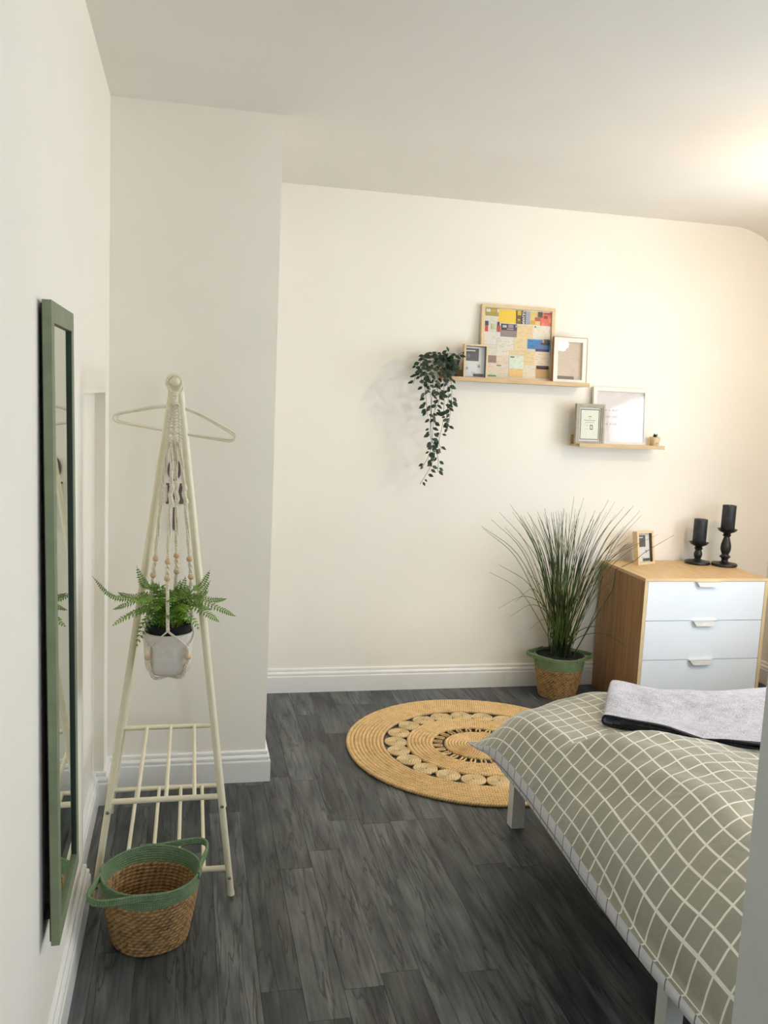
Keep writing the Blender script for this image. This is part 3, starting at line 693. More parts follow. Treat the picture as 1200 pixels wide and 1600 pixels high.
# ================================================================== BASKETS
def make_basket(c, Rb, Rt, H, band, ang, label, hl=0.20, group=None, seed=1, lean=0.0):
    """c = centre of the base on the floor, ang = direction of the handles"""
    t = thing('woven_basket', label, 'basket', tuple(c), group)
    c = Vector(c); rs = random.Random(seed)
    A = Vector((cos(ang), sin(ang), 0))
    def rad(z): 
        u = z / H; return Rb + (Rt - Rb) * (u ** 0.8) 
    def ringpts(z, r, n=72):
        return [c + Vector(((r + rs.uniform(-.0006, .0006)) * cos(2 * pi * i / n), (r + rs.uniform(-.0006, .0006)) * sin(2 * pi * i / n), z + 0.0012 * sin(4 * 2 * pi * i / n + z * 40))) for i in range(n)]
    # base spiral
    bm = bmesh.new(); P = []
    for i in range(260):
        r = 0.006 + (Rb - 0.010) * i / 259; a = 2 * pi * r / 0.0118; P.append(c + Vector((r * cos(a), r * sin(a), 0.006)))
    tube(bm, P, 0.0056, 6, sx=1.15); finish('base', bm, 'grasscord', t, smooth=60)
    pitch = 0.0098; nb = int((H - band) / pitch)
    bm = bmesh.new()
    for i in range(nb):
        z = 0.0062 + i * pitch; tube(bm, ringpts(z, rad(z) - 0.002), 0.0060, 7, closed=True)
    finish('seagrass_side', bm, 'grasscord', t, smooth=60)
    bm = bmesh.new(); gp = 0.0066; ng = int(band / gp)
    for i in range(ng):
        z = 0.0062 + nb * pitch + i * gp - 0.002; dip = 0.0
        rr = rad(z) - 0.001
        tube(bm, [p + Vector((0, 0, 0.0)) for p in ringpts(z, rr)] if i < ng - 3 else [p for p in ringpts(z, rr)], 0.0040, 7, closed=True)
    zt = 0.0062 + nb * pitch + (ng - 1) * gp - 0.002
    finish('rope_band', bm, 'greencord', t, smooth=60)
    for s in (1, -1):
        bm = bmesh.new()
        for q in range(3):
            z = zt + 0.0035 - q * 0.0064; P = []
            r0 = rad(zt) + 0.001
            for a in (-62, -50, -38): 
                aa = ang + (0 if s > 0 else pi) + radians(a); P.append(c + Vector((r0 * cos(aa), r0 * sin(aa), z)))
            tipd = A * s
            P.append(c + tipd * (hl * 0.86) + Vector((-tipd.y, tipd.x, 0)) * -0.040 + Vector((0, 0, z + 0.002)))
            P.append(c + tipd * (hl - 0.004) + Vector((-tipd.y, tipd.x, 0)) * -0.014 + Vector((0, 0, z + 0.004)))
            P.append(c + tipd * (hl - 0.004) + Vector((-tipd.y, tipd.x, 0)) * 0.014 + Vector((0, 0, z + 0.004)))
            P.append(c + tipd * (hl * 0.86) + Vector((-tipd.y, tipd.x, 0)) * 0.040 + Vector((0, 0, z + 0.002)))
            for a in (38, 50, 62):
                aa = ang + (0 if s > 0 else pi) + radians(a); P.append(c + Vector((r0 * cos(aa), r0 * sin(aa), z)))
            tube(bm, smooth_path(P, 5), 0.0042, 7)
        finish('handle', bm, 'greencord', t, smooth=60)
    return t, zt + c.z
make_basket((-0.078, 2.352, 0), 0.098, 0.134, 0.206, 0.050, math.atan2(0.28, 0.296), 'empty seagrass basket with green rope rim on the floor before the rack', hl=0.198, seed=3)

# ---------- grass plant in its basket
GB = Vector((1.905, 4.165, 0))
bk, gz = make_basket(GB, 0.090, 0.132, 0.232, 0.068, radians(-10), 'seagrass basket with green rope rim holding the tall grass plant beside the chest', hl=0.172, seed=8)
def make_grass():
    t = thing('grass_plant', 'tall artificial reed grass plant with thin dark green blades beside the chest', 'plant', (GB.x, GB.y, 0.02))
    bm = bmesh.new(); lathe(bm, [(0, 0.014), (0.075, 0.014), (0.112, gz - 0.012), (0.118, gz - 0.006), (0.112, gz - 0.008), (0.06, gz - 0.004), (0, gz)], (GB.x, GB.y, 0), 36); finish('nursery_pot', bm, 'soil', t, smooth=50)
    tips = [((752, 822), -.10), ((755, 826), 0.0), ((768, 812), -.05), ((780, 800), 0), ((797, 788), .05), ((801, 800), -.1), ((812, 812), 0), ((828, 806), .04), ((840, 800), -.03), ((852, 816), .06), ((864, 800), 0), ((866, 812), -.1),
            ((884, 800), .05), ((897, 776), 0), ((899, 795), -.06), ((912, 778), .02), ((916, 800), -.1), ((927, 806), .05), ((938, 800), 0), ((951, 781), -.03), ((961, 783), -.08), ((962, 803), 0), ((975, 792), .03), ((985, 795), -.05), ((990, 790), 0),
            ((1003, 804), -.02), ((1000, 798), .04), ((1028, 835), -.02), ((1053, 836), -.06), ((982, 848), -.12), ((975, 862), -.16), ((778, 951), -.05), ((797, 963), -.1), ((806, 940), -.08), ((826, 984), -.12), ((975, 940), -.30), ((982, 1012), -.33), ((960, 905), -.25), ((830, 925), -.1), ((968, 1003), -.3), ((946, 880), -.2)]
    rg = random.Random(21); specs = list(tips)
    for i in range(96):
        px = rg.gauss(880, 58); px = min(1010, max(765, px))
        top = 790 + abs(px - 885) * 0.12
        specs.append(((px, top + abs(rg.gauss(0, 42)) + (20 if px > 960 else 0)), rg.uniform(-.20, .12)))
    for (px, py), dy in specs:
        Y = min(GB.y + dy, 4.31); tip = atY(px, py, Y)
        if tip.z < 0.72 and tip.x > 2.14: 
            f = 2.13 / tip.x; tip = Vector((2.13, min(tip.y, 4.0), tip.z))
        a = rg.uniform(0, 2 * pi); r = rg.uniform(0, 0.065); st = Vector((GB.x + r * cos(a), GB.y + r * sin(a), gz - 0.02))
        d = tip - st; hgt = max(0.05, d.z)
        m1 = Vector((st.x + d.x * 0.26, st.y + d.y * 0.26, st.z + hgt * 0.38)); m2 = Vector((st.x + d.x * 0.60, st.y + d.y * 0.60, st.z + hgt * 0.75 + abs(d.x) * 0.05))
        if hgt < 0.45: m1 = st + Vector((d.x * 0.22, d.y * 0.22, hgt * 0.75 + 0.02)); m2 = st + Vector((d.x * 0.6, d.y * 0.6, hgt * 1.12 + 0.02))
        for v in (m1, m2):
            if v.z < 0.72 and v.x > 2.13: v.x = 2.13
        P = smooth_path([st, m1, m2, tip], 5)
        for v in P:
            if v.z < 0.705 and v.y > 3.82 and v.x > 2.163: v.x = 2.163
        bm = bmesh.new(); w = rg.uniform(0.0020, 0.0032); tube(bm, P, lambda u: w * (1 - 0.75 * u ** 1.5), 4, caps=False); finish('blade', bm, 'grass', t, smooth=180)
    return t
make_grass()

# ================================================================== ROUND JUTE RUG
RC = Vector((1.264, 3.532, 0)); 
def make_rug():
    t = thing('round_rug', 'round braided jute rug with a ring of coiled discs on the dark floor', 'rug', (RC.x, RC.y, 0))
    rr = random.Random(4)
    def ring(r, w, mname='jute', n=120, h=0.0085, name='braided_ring'):
        bm = bmesh.new(); ph = rr.uniform(0, 6); k = int(2 * pi * r / 0.017)
        tube(bm, [RC + Vector(((r + 0.0012 * sin(a * 7 + ph)) * cos(a), (r + 0.0012 * sin(a * 7 + ph)) * sin(a), 0.0085 + 0.0008 * sin(k * a / 3 + ph))) for a in [2 * pi * i / n for i in range(n)]], h, 8, closed=True, sx=w / h / 2 * 1.12, up=(0, 0, 1))
        return finish(name, bm, mname, t, smooth=60)
    r = 0.578 - 0.008
    pitch = 0.0162
    while r > 0.415:
        ring(r, pitch, n=150); r -= pitch
    r = 0.306
    while r > 0.205: ring(r, pitch, n=100); r -= pitch
    # coiled discs
    dr = 0.0535; dc = 0.3605; nd = 22
    bm = bmesh.new(); P = []
    for i in range(150):
        q = 0.004 + (dr - 0.0085) * i / 149; a = 2 * pi * q / 0.0092; P.append(Vector((q * cos(a), q * sin(a), 0.007)))
    tube(bm, P, 0.0056, 6, up=(0, 0, 1)); me = None
    for i in range(nd):
        a = 2 * pi * i / nd + 0.05
        if me is None:
            bmesh.ops.recalc_face_normals(bm, faces=bm.faces); me = bpy.data.meshes.new('coiled_disc'); bm.to_mesh(me); bm.free(); me.materials.append(M['jute2'])
            for p in me.polygons: p.use_smooth = True
        o = link('coiled_disc', me, t); o.location = (dc * cos(a), dc * sin(a), 0.001 * (i % 2)); o.rotation_euler = (0, 0, rr.uniform(0, 6)); o.scale = (1.03, 1.03, 1)
    # loops bridging the open ring
    nl = 25
    for i in range(nl):
        a = 2 * pi * i / nl; bm = bmesh.new(); r0, r1 = 0.158, 0.198; w = radians(3.0)
        pts = [(r0, -w * 0.9), (0.178, -w), (r1, -w * 0.4), (r1 + 0.002, 0), (r1, w * 0.4), (0.178, w), (r0, w * 0.9)]
        tube(bm, smooth_path([RC + Vector((q * cos(a + b), q * sin(a + b), 0.008)) for q, b in pts], 3), 0.0044, 6); finish('loop', bm, 'jute', t, smooth=60)
    # centre spiral
    bm = bmesh.new(); P = []
    n = 900
    for i in range(n):
        q = 0.004 + 0.147 * i / (n - 1); a = 2 * pi * q / 0.0135; P.append(RC + Vector((q * cos(a), q * sin(a), 0.0085)))
    tube(bm, P, 0.0078, 6, up=(0, 0, 1)); finish('centre_spiral', bm, 'jute', t, smooth=60)
make_rug()

# ================================================================== BED
def make_bed():
    t = thing('bed', 'white metal bed frame with square legs under the checked duvet', 'bed', (2.1, 2.1, 0))
    for x, y, lab in ((1.147, 2.804, None), (1.132, 1.735, None), (3.10, 2.804, None), (3.10, 1.40, None), (2.1, 2.1, None), (1.147, 1.36, None)):
        boxo('leg', (x, x + 0.046, y, y + 0.046, 0.0, 0.266), 'bedmetal', t, bevel=0.0025)
    boxo('side_rail', (1.15, 3.15, 2.806, 2.846, 0.20, 0.262), 'bedmetal', t, bevel=0.003)
    boxo('side_rail', (1.15, 3.15, 1.34, 1.388, 0.20, 0.262), 'bedmetal', t, bevel=0.003)
    boxo('end_rail', (1.150, 1.19, 1.388, 2.806, 0.20, 0.262), 'bedmetal', t, bevel=0.003)
    boxo('end_rail', (3.11, 3.15, 1.388, 2.806, 0.20, 0.80), 'bedmetal', t, bevel=0.003)
    for i in range(14):
        x = 1.24 + i * 0.135; boxo('slat', (x, x + 0.06, 1.388, 2.806, 0.262, 0.274), 'bedmetal', t)
make_bed()
mt = boxo('mattress', (1.20, 3.10, 1.40, 2.72, 0.2745, 0.455), 'mattress', bevel=0.03)
tag(mt, 'white mattress on the bed frame, hidden under the checked duvet', 'mattress')

CELL = 0.0540
TD = [0, .021, .052, .091, .144, .199, .254, .308]         # outward run of the puffed edge
TZ = [0, .033, .074, .109, .131, .140, .145, .150]
TS = [0]
for i in range(1, 8): TS.append(TS[-1] + sqrt((TD[i] - TD[i - 1]) ** 2 + (TZ[i] - TZ[i - 1]) ** 2))
ND = [0, .006, .022, .052, .092, .138, .188, .240]         # steeper, higher edge towards the near end
NZ = [0, .031, .076, .118, .149, .171, .186, .192]
def prof_at(Y):
    w = smst(2.15, 1.60, Y)
    return [a + (b - a) * w for a, b in zip(TD, ND)], [a + (b - a) * w for a, b in zip(TZ, NZ)]
def interp(x, A, B):
    if x <= A[0]: return B[0]
    for i in range(1, len(A)):
        if x <= A[i]:
            return B[i - 1] + (B[i] - B[i - 1]) * (x - A[i - 1]) / (A[i] - A[i - 1])
    return B[-1]
XS = 0.965; YN = 1.10
def far_seam(X): return 2.765 + 0.135 * smst(0.95, 1.45, X) - 0.09 * smst(1.5, 1.9, X)
def crease(X): return 2.275 - 0.22 * (X - 1.1)
def edgeg(d): return interp(d, TD, TZ) / 0.150
def edgex(d, Y):
    A, B = prof_at(Y); return interp(d, A, B) / 0.150
def bulge(X, Y):
    g = min(1, edgex(X - XS, Y))
    h = 0.010 * smst(1.30, 1.95, X) - 0.016 * smst(1.05, 1.25, X) * smst(0, 0.05, Y - crease(X))
    c = crease(X); amp = smst(1.03, 1.22, X) * (1 - 0.85 * smst(1.30, 1.60, X))
    d = c - Y
    h += 0.050 * amp * (1 / (1 + exp(-d / 0.009))) * (0.35 + 0.65 * exp(-max(0, d) / 0.55))
    h -= 0.010 * amp * exp(-((d + 0.025) / 0.022) ** 2)
    # long soft folds of the cotton
    h += g * (0.0065 * sin(9.0 * (X * 0.8 + Y * 0.6) + 1.2 * sin(5 * Y)) + 0.0035 * sin(23 * (X * 0.35 - Y) + 2.0 * sin(7 * X)) + 0.0022 * sin(47 * (X * 0.9 + Y * 0.25) + 3 * sin(6 * Y)))
    h -= 0.014 * g * exp(-((X - 1.34) / 0.08) ** 2) * smst(1.95, 1.6, Y)
    h -= 0.014 * g * exp(-((X - 1.60 + 0.35 * (Y - 1.7)) / 0.05) ** 2) * smst(2.1, 1.8, Y)
    return h
def duvet_z(X, Y):
    fs = far_seam(X)
    gx = edgex(X - XS, Y); gy = edgeg(fs - Y); gn = edgeg(Y - YN)
    z = 0.392 - 0.018 * smst(2.0, 1.5, Y) + 0.150 * gx * gy * gn
    u = ((X - XS) ** 2 + (fs - Y) ** 2) / 0.13 ** 2
    z -= 0.045 * exp(-u)
    return z + bulge(X, Y) * min(1, gy * 1.3) * gn
def make_duvet():
    t = thing('duvet', 'sage green duvet with a white windowpane check spread over the bed', 'duvet', (2.0, 2.0, 0.4))
    S = [i * 0.0139 for i in range(int(2.25 / 0.0139))]
    tmax = 1.75; Tn = int(tmax / 0.0139)
    bm = bmesh.new(); uvl = bm.loops.layers.uv.verify(); G = []
    def pos(s, tt):
        dx = interp(s, TS, TD) if s < TS[-1] else TD[-1] + (s - TS[-1])
        dy = interp(tt, TS, TD) if tt < TS[-1] else TD[-1] + (tt - TS[-1])
        X = XS + dx; fs = far_seam(X); Y = fs - dy
        A, B = prof_at(Y); SS = [0]
        for k in range(1, 8): SS.append(SS[-1] + sqrt((A[k] - A[k - 1]) ** 2 + (B[k] - B[k - 1]) ** 2))
        dx = interp(s, SS, A) if s < SS[-1] else A[-1] + (s - SS[-1]); X = XS + dx
        # the seam line wanders a little
        X += 0.012 * sin(3.1 * Y + 0.4) * exp(-dx / 0.12) - 0.0
        if dx < 0.2: X += (-0.016 * exp(-dy / 0.07)) * exp(-dx / 0.08)
        if Y < YN: Y = YN + 0.0001 * (Y - YN)
        return X, Y
    vmap = []
    for i, s in enumerate(S):
        row = []
        for j in range(Tn + 1):
            X, Y = pos(s, j * 0.0139); row.append((X, Y, duvet_z(X, Y), s / CELL + 0.30, j * 0.0139 / CELL + 0.02))
        vmap.append(row)
    vs = [[bm.verts.new(p[:3]) for p in row] for row in vmap]
    for i in range(len(S) - 1):
        for j in range(Tn):
            if vmap[i][j + 1][1] <= YN + 1e-3 and vmap[i][j][1] <= YN + 1e-3: continue
            if vmap[i][j][0] > 3.12: continue
            f = bm.faces.new((vs[i][j], vs[i][j + 1], vs[i + 1][j + 1], vs[i + 1][j]))
            for lp, p in zip(f.loops, (vmap[i][j], vmap[i][j + 1], vmap[i + 1][j + 1], vmap[i + 1][j])): lp[uvl].uv = p[3:]
    for v in [v for v in bm.verts if not v.link_faces]: bm.verts.remove(v)
    finish('duvet_top', bm, 'duvet', t, smooth=180)
    # white reverse side turning under at the left and far seams
    UP = [(0, 0), (-0.002, -0.020), (-0.002, -0.050), (0.014, -0.070), (0.07, -0.080), (0.20, -0.082)]
    bm = bmesh.new(); uvl = bm.loops.layers.uv.verify()
    def under(line, inward):
        rows = []
        for p in line:
            kc = smst(-0.02, 0.26, sqrt((p[0] - XS) ** 2 + (far_seam(XS) - p[1]) ** 2))
            cyc = []
            acc = 0; last = None
            for d, h in UP:
                k = (0.50 + 0.50 * smst(1.3, 2.1, p[1])) * smst(-0.03, 0.30, sqrt((p[0] - XS) ** 2 + (far_seam(XS) - p[1]) ** 2)); 
                d = d * kc if d > 0 else d; q = Vector((p[0] + inward[0] * d + 0.02 * (1 - k) * min(1, d / 0.05) * inward[0], p[1] + inward[1] * d, p[2] + h * max(k, 0.08)))
                if last is not None: acc += (q - last).length
                last = q; cyc.append((bm.verts.new(q), p[3] if inward[1] else p[4], acc / CELL + 0.35))
            rows.append(cyc)
        for a, b in zip(rows, rows[1:]):
            for k in range(len(UP) - 1):
                f = bm.faces.new((a[k][0], a[k + 1][0], b[k + 1][0], b[k][0]))
                for lp, q in zip(f.loops, (a[k], a[k + 1], b[k + 1], b[k])): lp[uvl].uv = q[1:]
    under([p for p in vmap[0] if p[1] > YN + 1e-3], (1, 0))
    under([row[0] for row in vmap if row[0][0] < 3.12], (0, -1))
    finish('duvet_underside', bm, 'duvet_under', t, smooth=180)
make_duvet()

def make_throw():
    A = Vector((1.262, 2.405)); B = Vector((1.455, 2.735)); wv = (B - A); wl = wv.length; wv.normalize(); uv_ = Vector((0.775, -0.632)); L = 0.95
    t = thing('throw_blanket', 'folded grey melange throw with black edges lying across the duvet', 'blanket', (A.x, A.y, 0.56))
    def ground(x, y): return max(duvet_z(x, min(y, far_seam(x) - 0.12)), duvet_z(x + 0.02, min(y, far_seam(x) - 0.12)))
    # layers, each a slab following the bed; folded end rounded at u = 0
    hh = 0.0105
    prof = []                                     # folded path (u, height)
    lay = [0.006, 0.034]
    path = [(L, lay[0]), (0.35, lay[0]), (0.10, lay[0]), (0.03, lay[0])] + [(0.012 - 0.017 * cos(a), 0.020 - 0.0145 * sin(a) * -1) for a in [radians(x) for x in (-60, -30, 0, 30, 60)]] + [(0.03, lay[1]), (0.06, lay[1] - 0.002), (0.12, lay[1] - 0.008), (0.22, lay[1] - 0.014), (0.35, lay[1] - 0.016), (L, lay[1] - 0.016)]
    P = smooth_path([Vector((u, 0, h)) for u, h in path], 5)
    nw = 26; th = 0.0055
    bm = bmesh.new(); G = []
    for side in (0, 1):
        rows = []
        for i, p in enumerate(P):
            a = P[max(0, i - 1)]; b = P[min(len(P) - 1, i + 1)]; tg = (b - a).normalized(); n = Vector((-tg.z, 0, tg.x))
            row = []
            for j in range(nw + 1):
                w = wl * j / nw; skew = 0.004 * sin(p.x * 14) + 0.006 * (p.z > 0.02)
                w2 = (w + skew) * (1 + 1.05 * smst(0.08, 0.75, p.x)); x = A.x + uv_.x * p.x + wv.x * w2; y = A.y + uv_.y * p.x + wv.y * w2
                g0 = ground(x, y)
                # the far side is propped a little where it drapes over the edge
                z = g0 + p.z + 0.010 * smst(0.10, 0.5, p.x) * smst(0.6, 1.0, j / nw) + 0.004 * sin(11 * p.x + 5 * w) * smst(0.05, 0.2, p.x)
                z += 0.012 * exp(-((p.x - 0.0) / 0.06) ** 2) * smst(0.0, 0.9, j / nw) * (p.z > 0.02)
                off = n * (th / 2 * (1 if side else -1))
                row.append(bm.verts.new((x + uv_.x * off.x, y + uv_.y * off.x, z + off.z)))
            rows.append(row)
        G.append(rows)
    def q(a, b, c, d, mi):
        f = bm.faces.new((a, b, c, d)); f.material_index = mi
    for side in (0, 1):
        r = G[side]
        for i in range(len(P) - 1):
            for j in range(nw): q(r[i][j], r[i][j + 1], r[i + 1][j + 1], r[i + 1][j], 1 if j == 0 else 0)
    for i in range(len(P) - 1):
        q(G[0][i][0], G[1][i][0], G[1][i + 1][0], G[0][i + 1][0], 1); q(G[0][i][nw], G[1][i][nw], G[1][i + 1][nw], G[0][i + 1][nw], 1)
    for i in (0, len(P) - 1):
        for j in range(nw): q(G[0][i][j], G[1][i][j], G[1][i][j + 1], G[0][i][j + 1], 0)
    finish('throw_fabric', bm, None, t, smooth=50, mats=['throw', 'throwdark'])
    # the inner turned layer showing at the near edge
    bm = bmesh.new()
    for lz, u0, wd in ((0.0125, 0.028, 0.0028), (0.0185, 0.05, 0.0028)):
        pts = []
        for i in range(40):
            u = u0 + (L - u0) * i / 39; x = A.x + uv_.x * u + wv.x * 0.004; y = A.y + uv_.y * u + wv.y * 0.004
            pts.append((x, y, ground(x, y) + min(lz, 0.0145 if u > 0.25 else lz)))
        tube(bm, pts, wd, 6)
    finish('selvedge', bm, 'throwdark', t, smooth=60)
make_throw()

# ================================================================== CHEST OF DRAWERS
def make_chest():
    x0, x1, y0, y1, zt = 2.173, 2.850, 3.837, 4.312, 0.690
    t = thing('chest_of_drawers', 'oak veneer chest with three white drawers against the back wall', 'chest of drawers', ((x0 + x1) / 2, 4.07, 0))
    s = 0.0175
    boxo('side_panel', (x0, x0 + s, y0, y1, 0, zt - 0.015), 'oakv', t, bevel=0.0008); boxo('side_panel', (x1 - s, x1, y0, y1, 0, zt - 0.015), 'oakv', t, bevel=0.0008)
    boxo('top_panel', (x0, x1, y0 - 0.001, y1, zt - 0.0148, zt), 'oak', t, bevel=0.0008)
    for a, b in ((x0 + 0.0003, x0 + s - 0.0003), (x1 - s + 0.0003, x1 - 0.0003)): boxo('edge_strip', (a, b, y0 - 0.0012, y0 - 0.0001, 0.001, zt - 0.0155), 'oakedge', t)
    boxo('edge_strip', (x0 + 0.0003, x1 - 0.0003, y0 - 0.0022, y0 - 0.0011, zt - 0.0145, zt - 0.0006), 'oakedge', t)
    boxo('back_panel', (x0 + s, x1 - s, y1 - 0.008, y1 - 0.001, 0.02, zt - 0.016), 'gap', t)
    boxo('inner_case', (x0 + s, x1 - s, y0 + 0.02, y1 - 0.01, 0.03, zt - 0.017), 'gap', t)
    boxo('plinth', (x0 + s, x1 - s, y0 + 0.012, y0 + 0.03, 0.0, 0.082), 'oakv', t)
    zs = [(0.4795, 0.6735), (0.2815, 0.4765), (0.0835, 0.2785)]
    for a, b in zs:
        d = boxo('drawer', (x0 + s + 0.0015, x1 - s - 0.0015, y0 - 0.0005, y0 + 0.018, a, b), 'drawer', t, bevel=0.001)
        hx = 2.509; bm = bmesh.new(); yy = y0 - 0.0150
        # folded tab: a shelf over the drawer edge and a tapered lip hanging in front
        vs = [(hx - 0.066, yy, b + 0.0014), (hx + 0.066, yy, b + 0.0014), (hx + 0.045, yy, b - 0.024), (hx - 0.045, yy, b - 0.024)]
        f1 = [bm.verts.new(v) for v in vs]; f2 = [bm.verts.new((v[0], v[1] + 0.002, v[2])) for v in vs]
        bm.faces.new(f1); bm.faces.new(f2[::-1])
        for i in range(4): bm.faces.new((f1[i], f2[i], f2[(i + 1) % 4], f1[(i + 1) % 4]))
        box(bm, hx - 0.066, hx + 0.066, yy, y0 + 0.01, b + 0.0002, b + 0.0014)
        finish('handle', bm, 'handle', d)
make_chest()

# candlesticks on the chest
def candlestick(x, y, k, hc, label, hold_h):
    t = thing('candlestick', label, 'candle holder', (x, y, 0.69), group='black turned candlesticks on the chest')
    S = k
    base = [(0, 0), (0.060, 0), (0.066, 0.003), (0.067, 0.010), (0.064, 0.0145), (0.050, 0.017), (0.026, 0.021), (0.019, 0.026)]
    if S == 'tall':
        stem = [(0.0165, 0.032), (0.018, 0.040), (0.028, 0.048), (0.0285, 0.052), (0.019, 0.060), (0.0175, 0.064), (0.0215, 0.072), (0.0262, 0.086), (0.0272, 0.100), (0.0255, 0.116), (0.0205, 0.136), (0.0158, 0.152), (0.0150, 0.158), (0.0205, 0.162), (0.0215, 0.167), (0.017, 0.172), (0.022, 0.178)]
    else:
        stem = [(0.0155, 0.029), (0.0190, 0.037), (0.0222, 0.048), (0.0215, 0.058), (0.0170, 0.070), (0.0155, 0.075), (0.0205, 0.079), (0.0220, 0.084), (0.0175, 0.090), (0.022, 0.096)]
    z = stem[-1][1]
    plate = [(0.034, z + 0.005), (0.044, z + 0.011), (0.0505, z + 0.020), (0.0515, z + 0.021), (0.0490, z + 0.0205), (0.042, z + 0.015), (0.030, z + 0.0125), (0, z + 0.0125)]
    bm = bmesh.new(); lathe(bm, base, (x, y, 0.69), 40); lathe(bm, [(0.019, 0.026), (0, 0.026)], (x, y, 0.69), 40); finish('base', bm, 'blackwood', t, smooth=45)
    bm = bmesh.new(); lathe(bm, [(0, 0.024), (0.0185, 0.0245)] + stem + [(0, z)], (x, y, 0.69), 32); finish('turned_stem', bm, 'blackwood', t, smooth=50)
    bm = bmesh.new(); lathe(bm, [(0, z - 0.001), (0.022, z)] + plate, (x, y, 0.69), 40); finish('drip_tray', bm, 'blackwood', t, smooth=50)
    return z + 0.0125
def candle(x, y, z, h, label):
    t = thing('pillar_candle', label, 'candle', (x, y, z), group='black pillar candles on the chest')
    bm = bmesh.new(); lathe(bm, [(0, 0), (0.0345, 0), (0.0352, 0.002), (0.0352, h - 0.003), (0.034, h), (0.030, h - 0.001), (0.022, h - 0.004), (0, h - 0.006)], (x, y, z), 40); finish('wax_body', bm, 'wax', t, smooth=45)
    bm = bmesh.new(); tube(bm, [(x, y, z + h - 0.007), (x, y, z + h + 0.001), (x + 0.002, y, z + h + 0.006)], 0.0011, 6); finish('wick', bm, 'wick', t)
c1 = atZ(1089.3, 880.5, 0.69); c2 = atZ(1131.3, 884, 0.69)
z1 = candlestick(c1.x, c1.y, 'short', 0.12, 'shorter black turned wooden candlestick on the chest', 0.10)
candle(c1.x, c1.y, 0.69 + z1, 0.133, 'black pillar candle on the shorter candlestick')
z2 = candlestick(c2.x, c2.y, 'tall', 0.13, 'taller black turned wooden candlestick at the right of the chest', 0.19)
candle(c2.x, c2.y, 0.69 + z2, 0.136, 'black pillar candle on the taller candlestick')

# ================================================================== WALL SHELVES
def make_shelf(x0, x1, z, label):
    t = thing('picture_ledge', label, 'shelf', ((x0 + x1) / 2, YB, z), group='oak picture ledges on the back wall')
    yf = YB - 0.120
    boxo('ledge_board', (x0, x1, yf + 0.010, YB - 0.011, z, z + 0.010), 'oakx', t, bevel=0.0006)
    boxo('front_lip', (x0, x1, yf, yf + 0.0098, z, z + 0.0195), 'oakx', t, bevel=0.0008)
    boxo('back_rail', (x0, x1, YB - 0.0108, YB, z, z + 0.058), 'oakx', t, bevel=0.0006)
make_shelf(1.225, 1.986, 1.599, 'upper oak picture ledge holding the trailing plant and three frames')
make_shelf(1.955, 2.434, 1.295, 'lower short oak picture ledge holding two frames and a tiny succulent')

def text_mesh(body, size, T, m, parent, name='lettering', align='CENTER', spacing=1.0, extrude=0.0002, bold=False):
    cu = bpy.data.curves.new('txt', 'FONT'); cu.body = body; cu.size = size; cu.align_x = align; cu.align_y = 'CENTER'; cu.space_character = spacing; cu.extrude = extrude; cu.resolution_u = 2
    if bold: cu.offset = size * 0.02
    o = bpy.data.objects.new('txt', cu); COL.objects.link(o)
    bpy.context.view_layer.update()
    me = bpy.data.meshes.new_from_object(o.evaluated_get(bpy.context.evaluated_depsgraph_get()))
    bpy.data.objects.remove(o); bpy.data.curves.remove(cu)
    me.transform(T); b = BASE.get(parent.name, Vector()); me.transform(Matrix.Translation(-b)); me.materials.clear(); me.materials.append(M[m] if isinstance(m, str) else m)
    me.name = name
    return link(name, me, parent)

class Frame:
    """picture frame: local x right, y up the face, z out of the face; stands on zb, leans by tilt about its foot, turned by yaw"""
    def __init__(s, label, x, yf, zb, w, h, d, tilt, yaw=0, loc_name='framed_picture', cat='picture frame', group=None):
        s.w, s.h, s.d = w, h, d
        s.T = Matrix.Translation((x, yf, zb)) @ Matrix.Rotation(radians(yaw), 4, 'Z') @ Matrix.Rotation(radians(90 - tilt), 4, 'X')
        # local z points to -Y (towards the room); face plane z=0, back at -d
        s.t = thing(loc_name, label, cat, (x, yf, zb), group)
    def box(s, name, x0, x1, y0, y1, z0, z1, m, bevel=0, parent=None, **k):
        return boxo(name, (x0, x1, y0, y1, z0, z1), m, parent or s.t, T=s.T, bevel=bevel, **k)
    def bars(s, b, m, z0=None, z1=0.0, bevel=0.0008):
        z0 = -s.d if z0 is None else z0
        s.box('frame_bar', -s.w / 2, -s.w / 2 + b, 0, s.h, z0, z1, m, bevel); s.box('frame_bar', s.w / 2 - b, s.w / 2, 0, s.h, z0, z1, m, bevel)
        s.box('frame_bar', -s.w / 2 + b, s.w / 2 - b, 0, b, z0, z1, m, bevel); s.box('frame_bar', -s.w / 2 + b, s.w / 2 - b, s.h - b, s.h, z0, z1, m, bevel)
    def glass(s, b, z):
        bm = bmesh.new(); bm.faces.new([bm.verts.new(s.T @ Vector(v)) for v in ((-s.w / 2 + b, b, z), (s.w / 2 - b, b, z), (s.w / 2 - b, s.h - b, z), (-s.w / 2 + b, s.h - b, z))]); finish('glass', bm, 'glass', s.t)
    def sheet(s, name, b, z, m): return s.box(name, -s.w / 2 + b, s.w / 2 - b, b, s.h - b, z - 0.0012, z, m)
    def quad(s, bm, x0, x1, y0, y1, z, mi=0, rot=0):
        cx, cy = (x0 + x1) / 2, (y0 + y1) / 2; c, n = cos(rot), sin(rot)
        vs = [bm.verts.new(s.T @ Vector((cx + (x - cx) * c - (y - cy) * n, cy + (x - cx) * n + (y - cy) * c, z))) for x, y in ((x0, y0), (x1, y0), (x1, y1), (x0, y1))]
        f = bm.faces.new(vs); f.material_index = mi

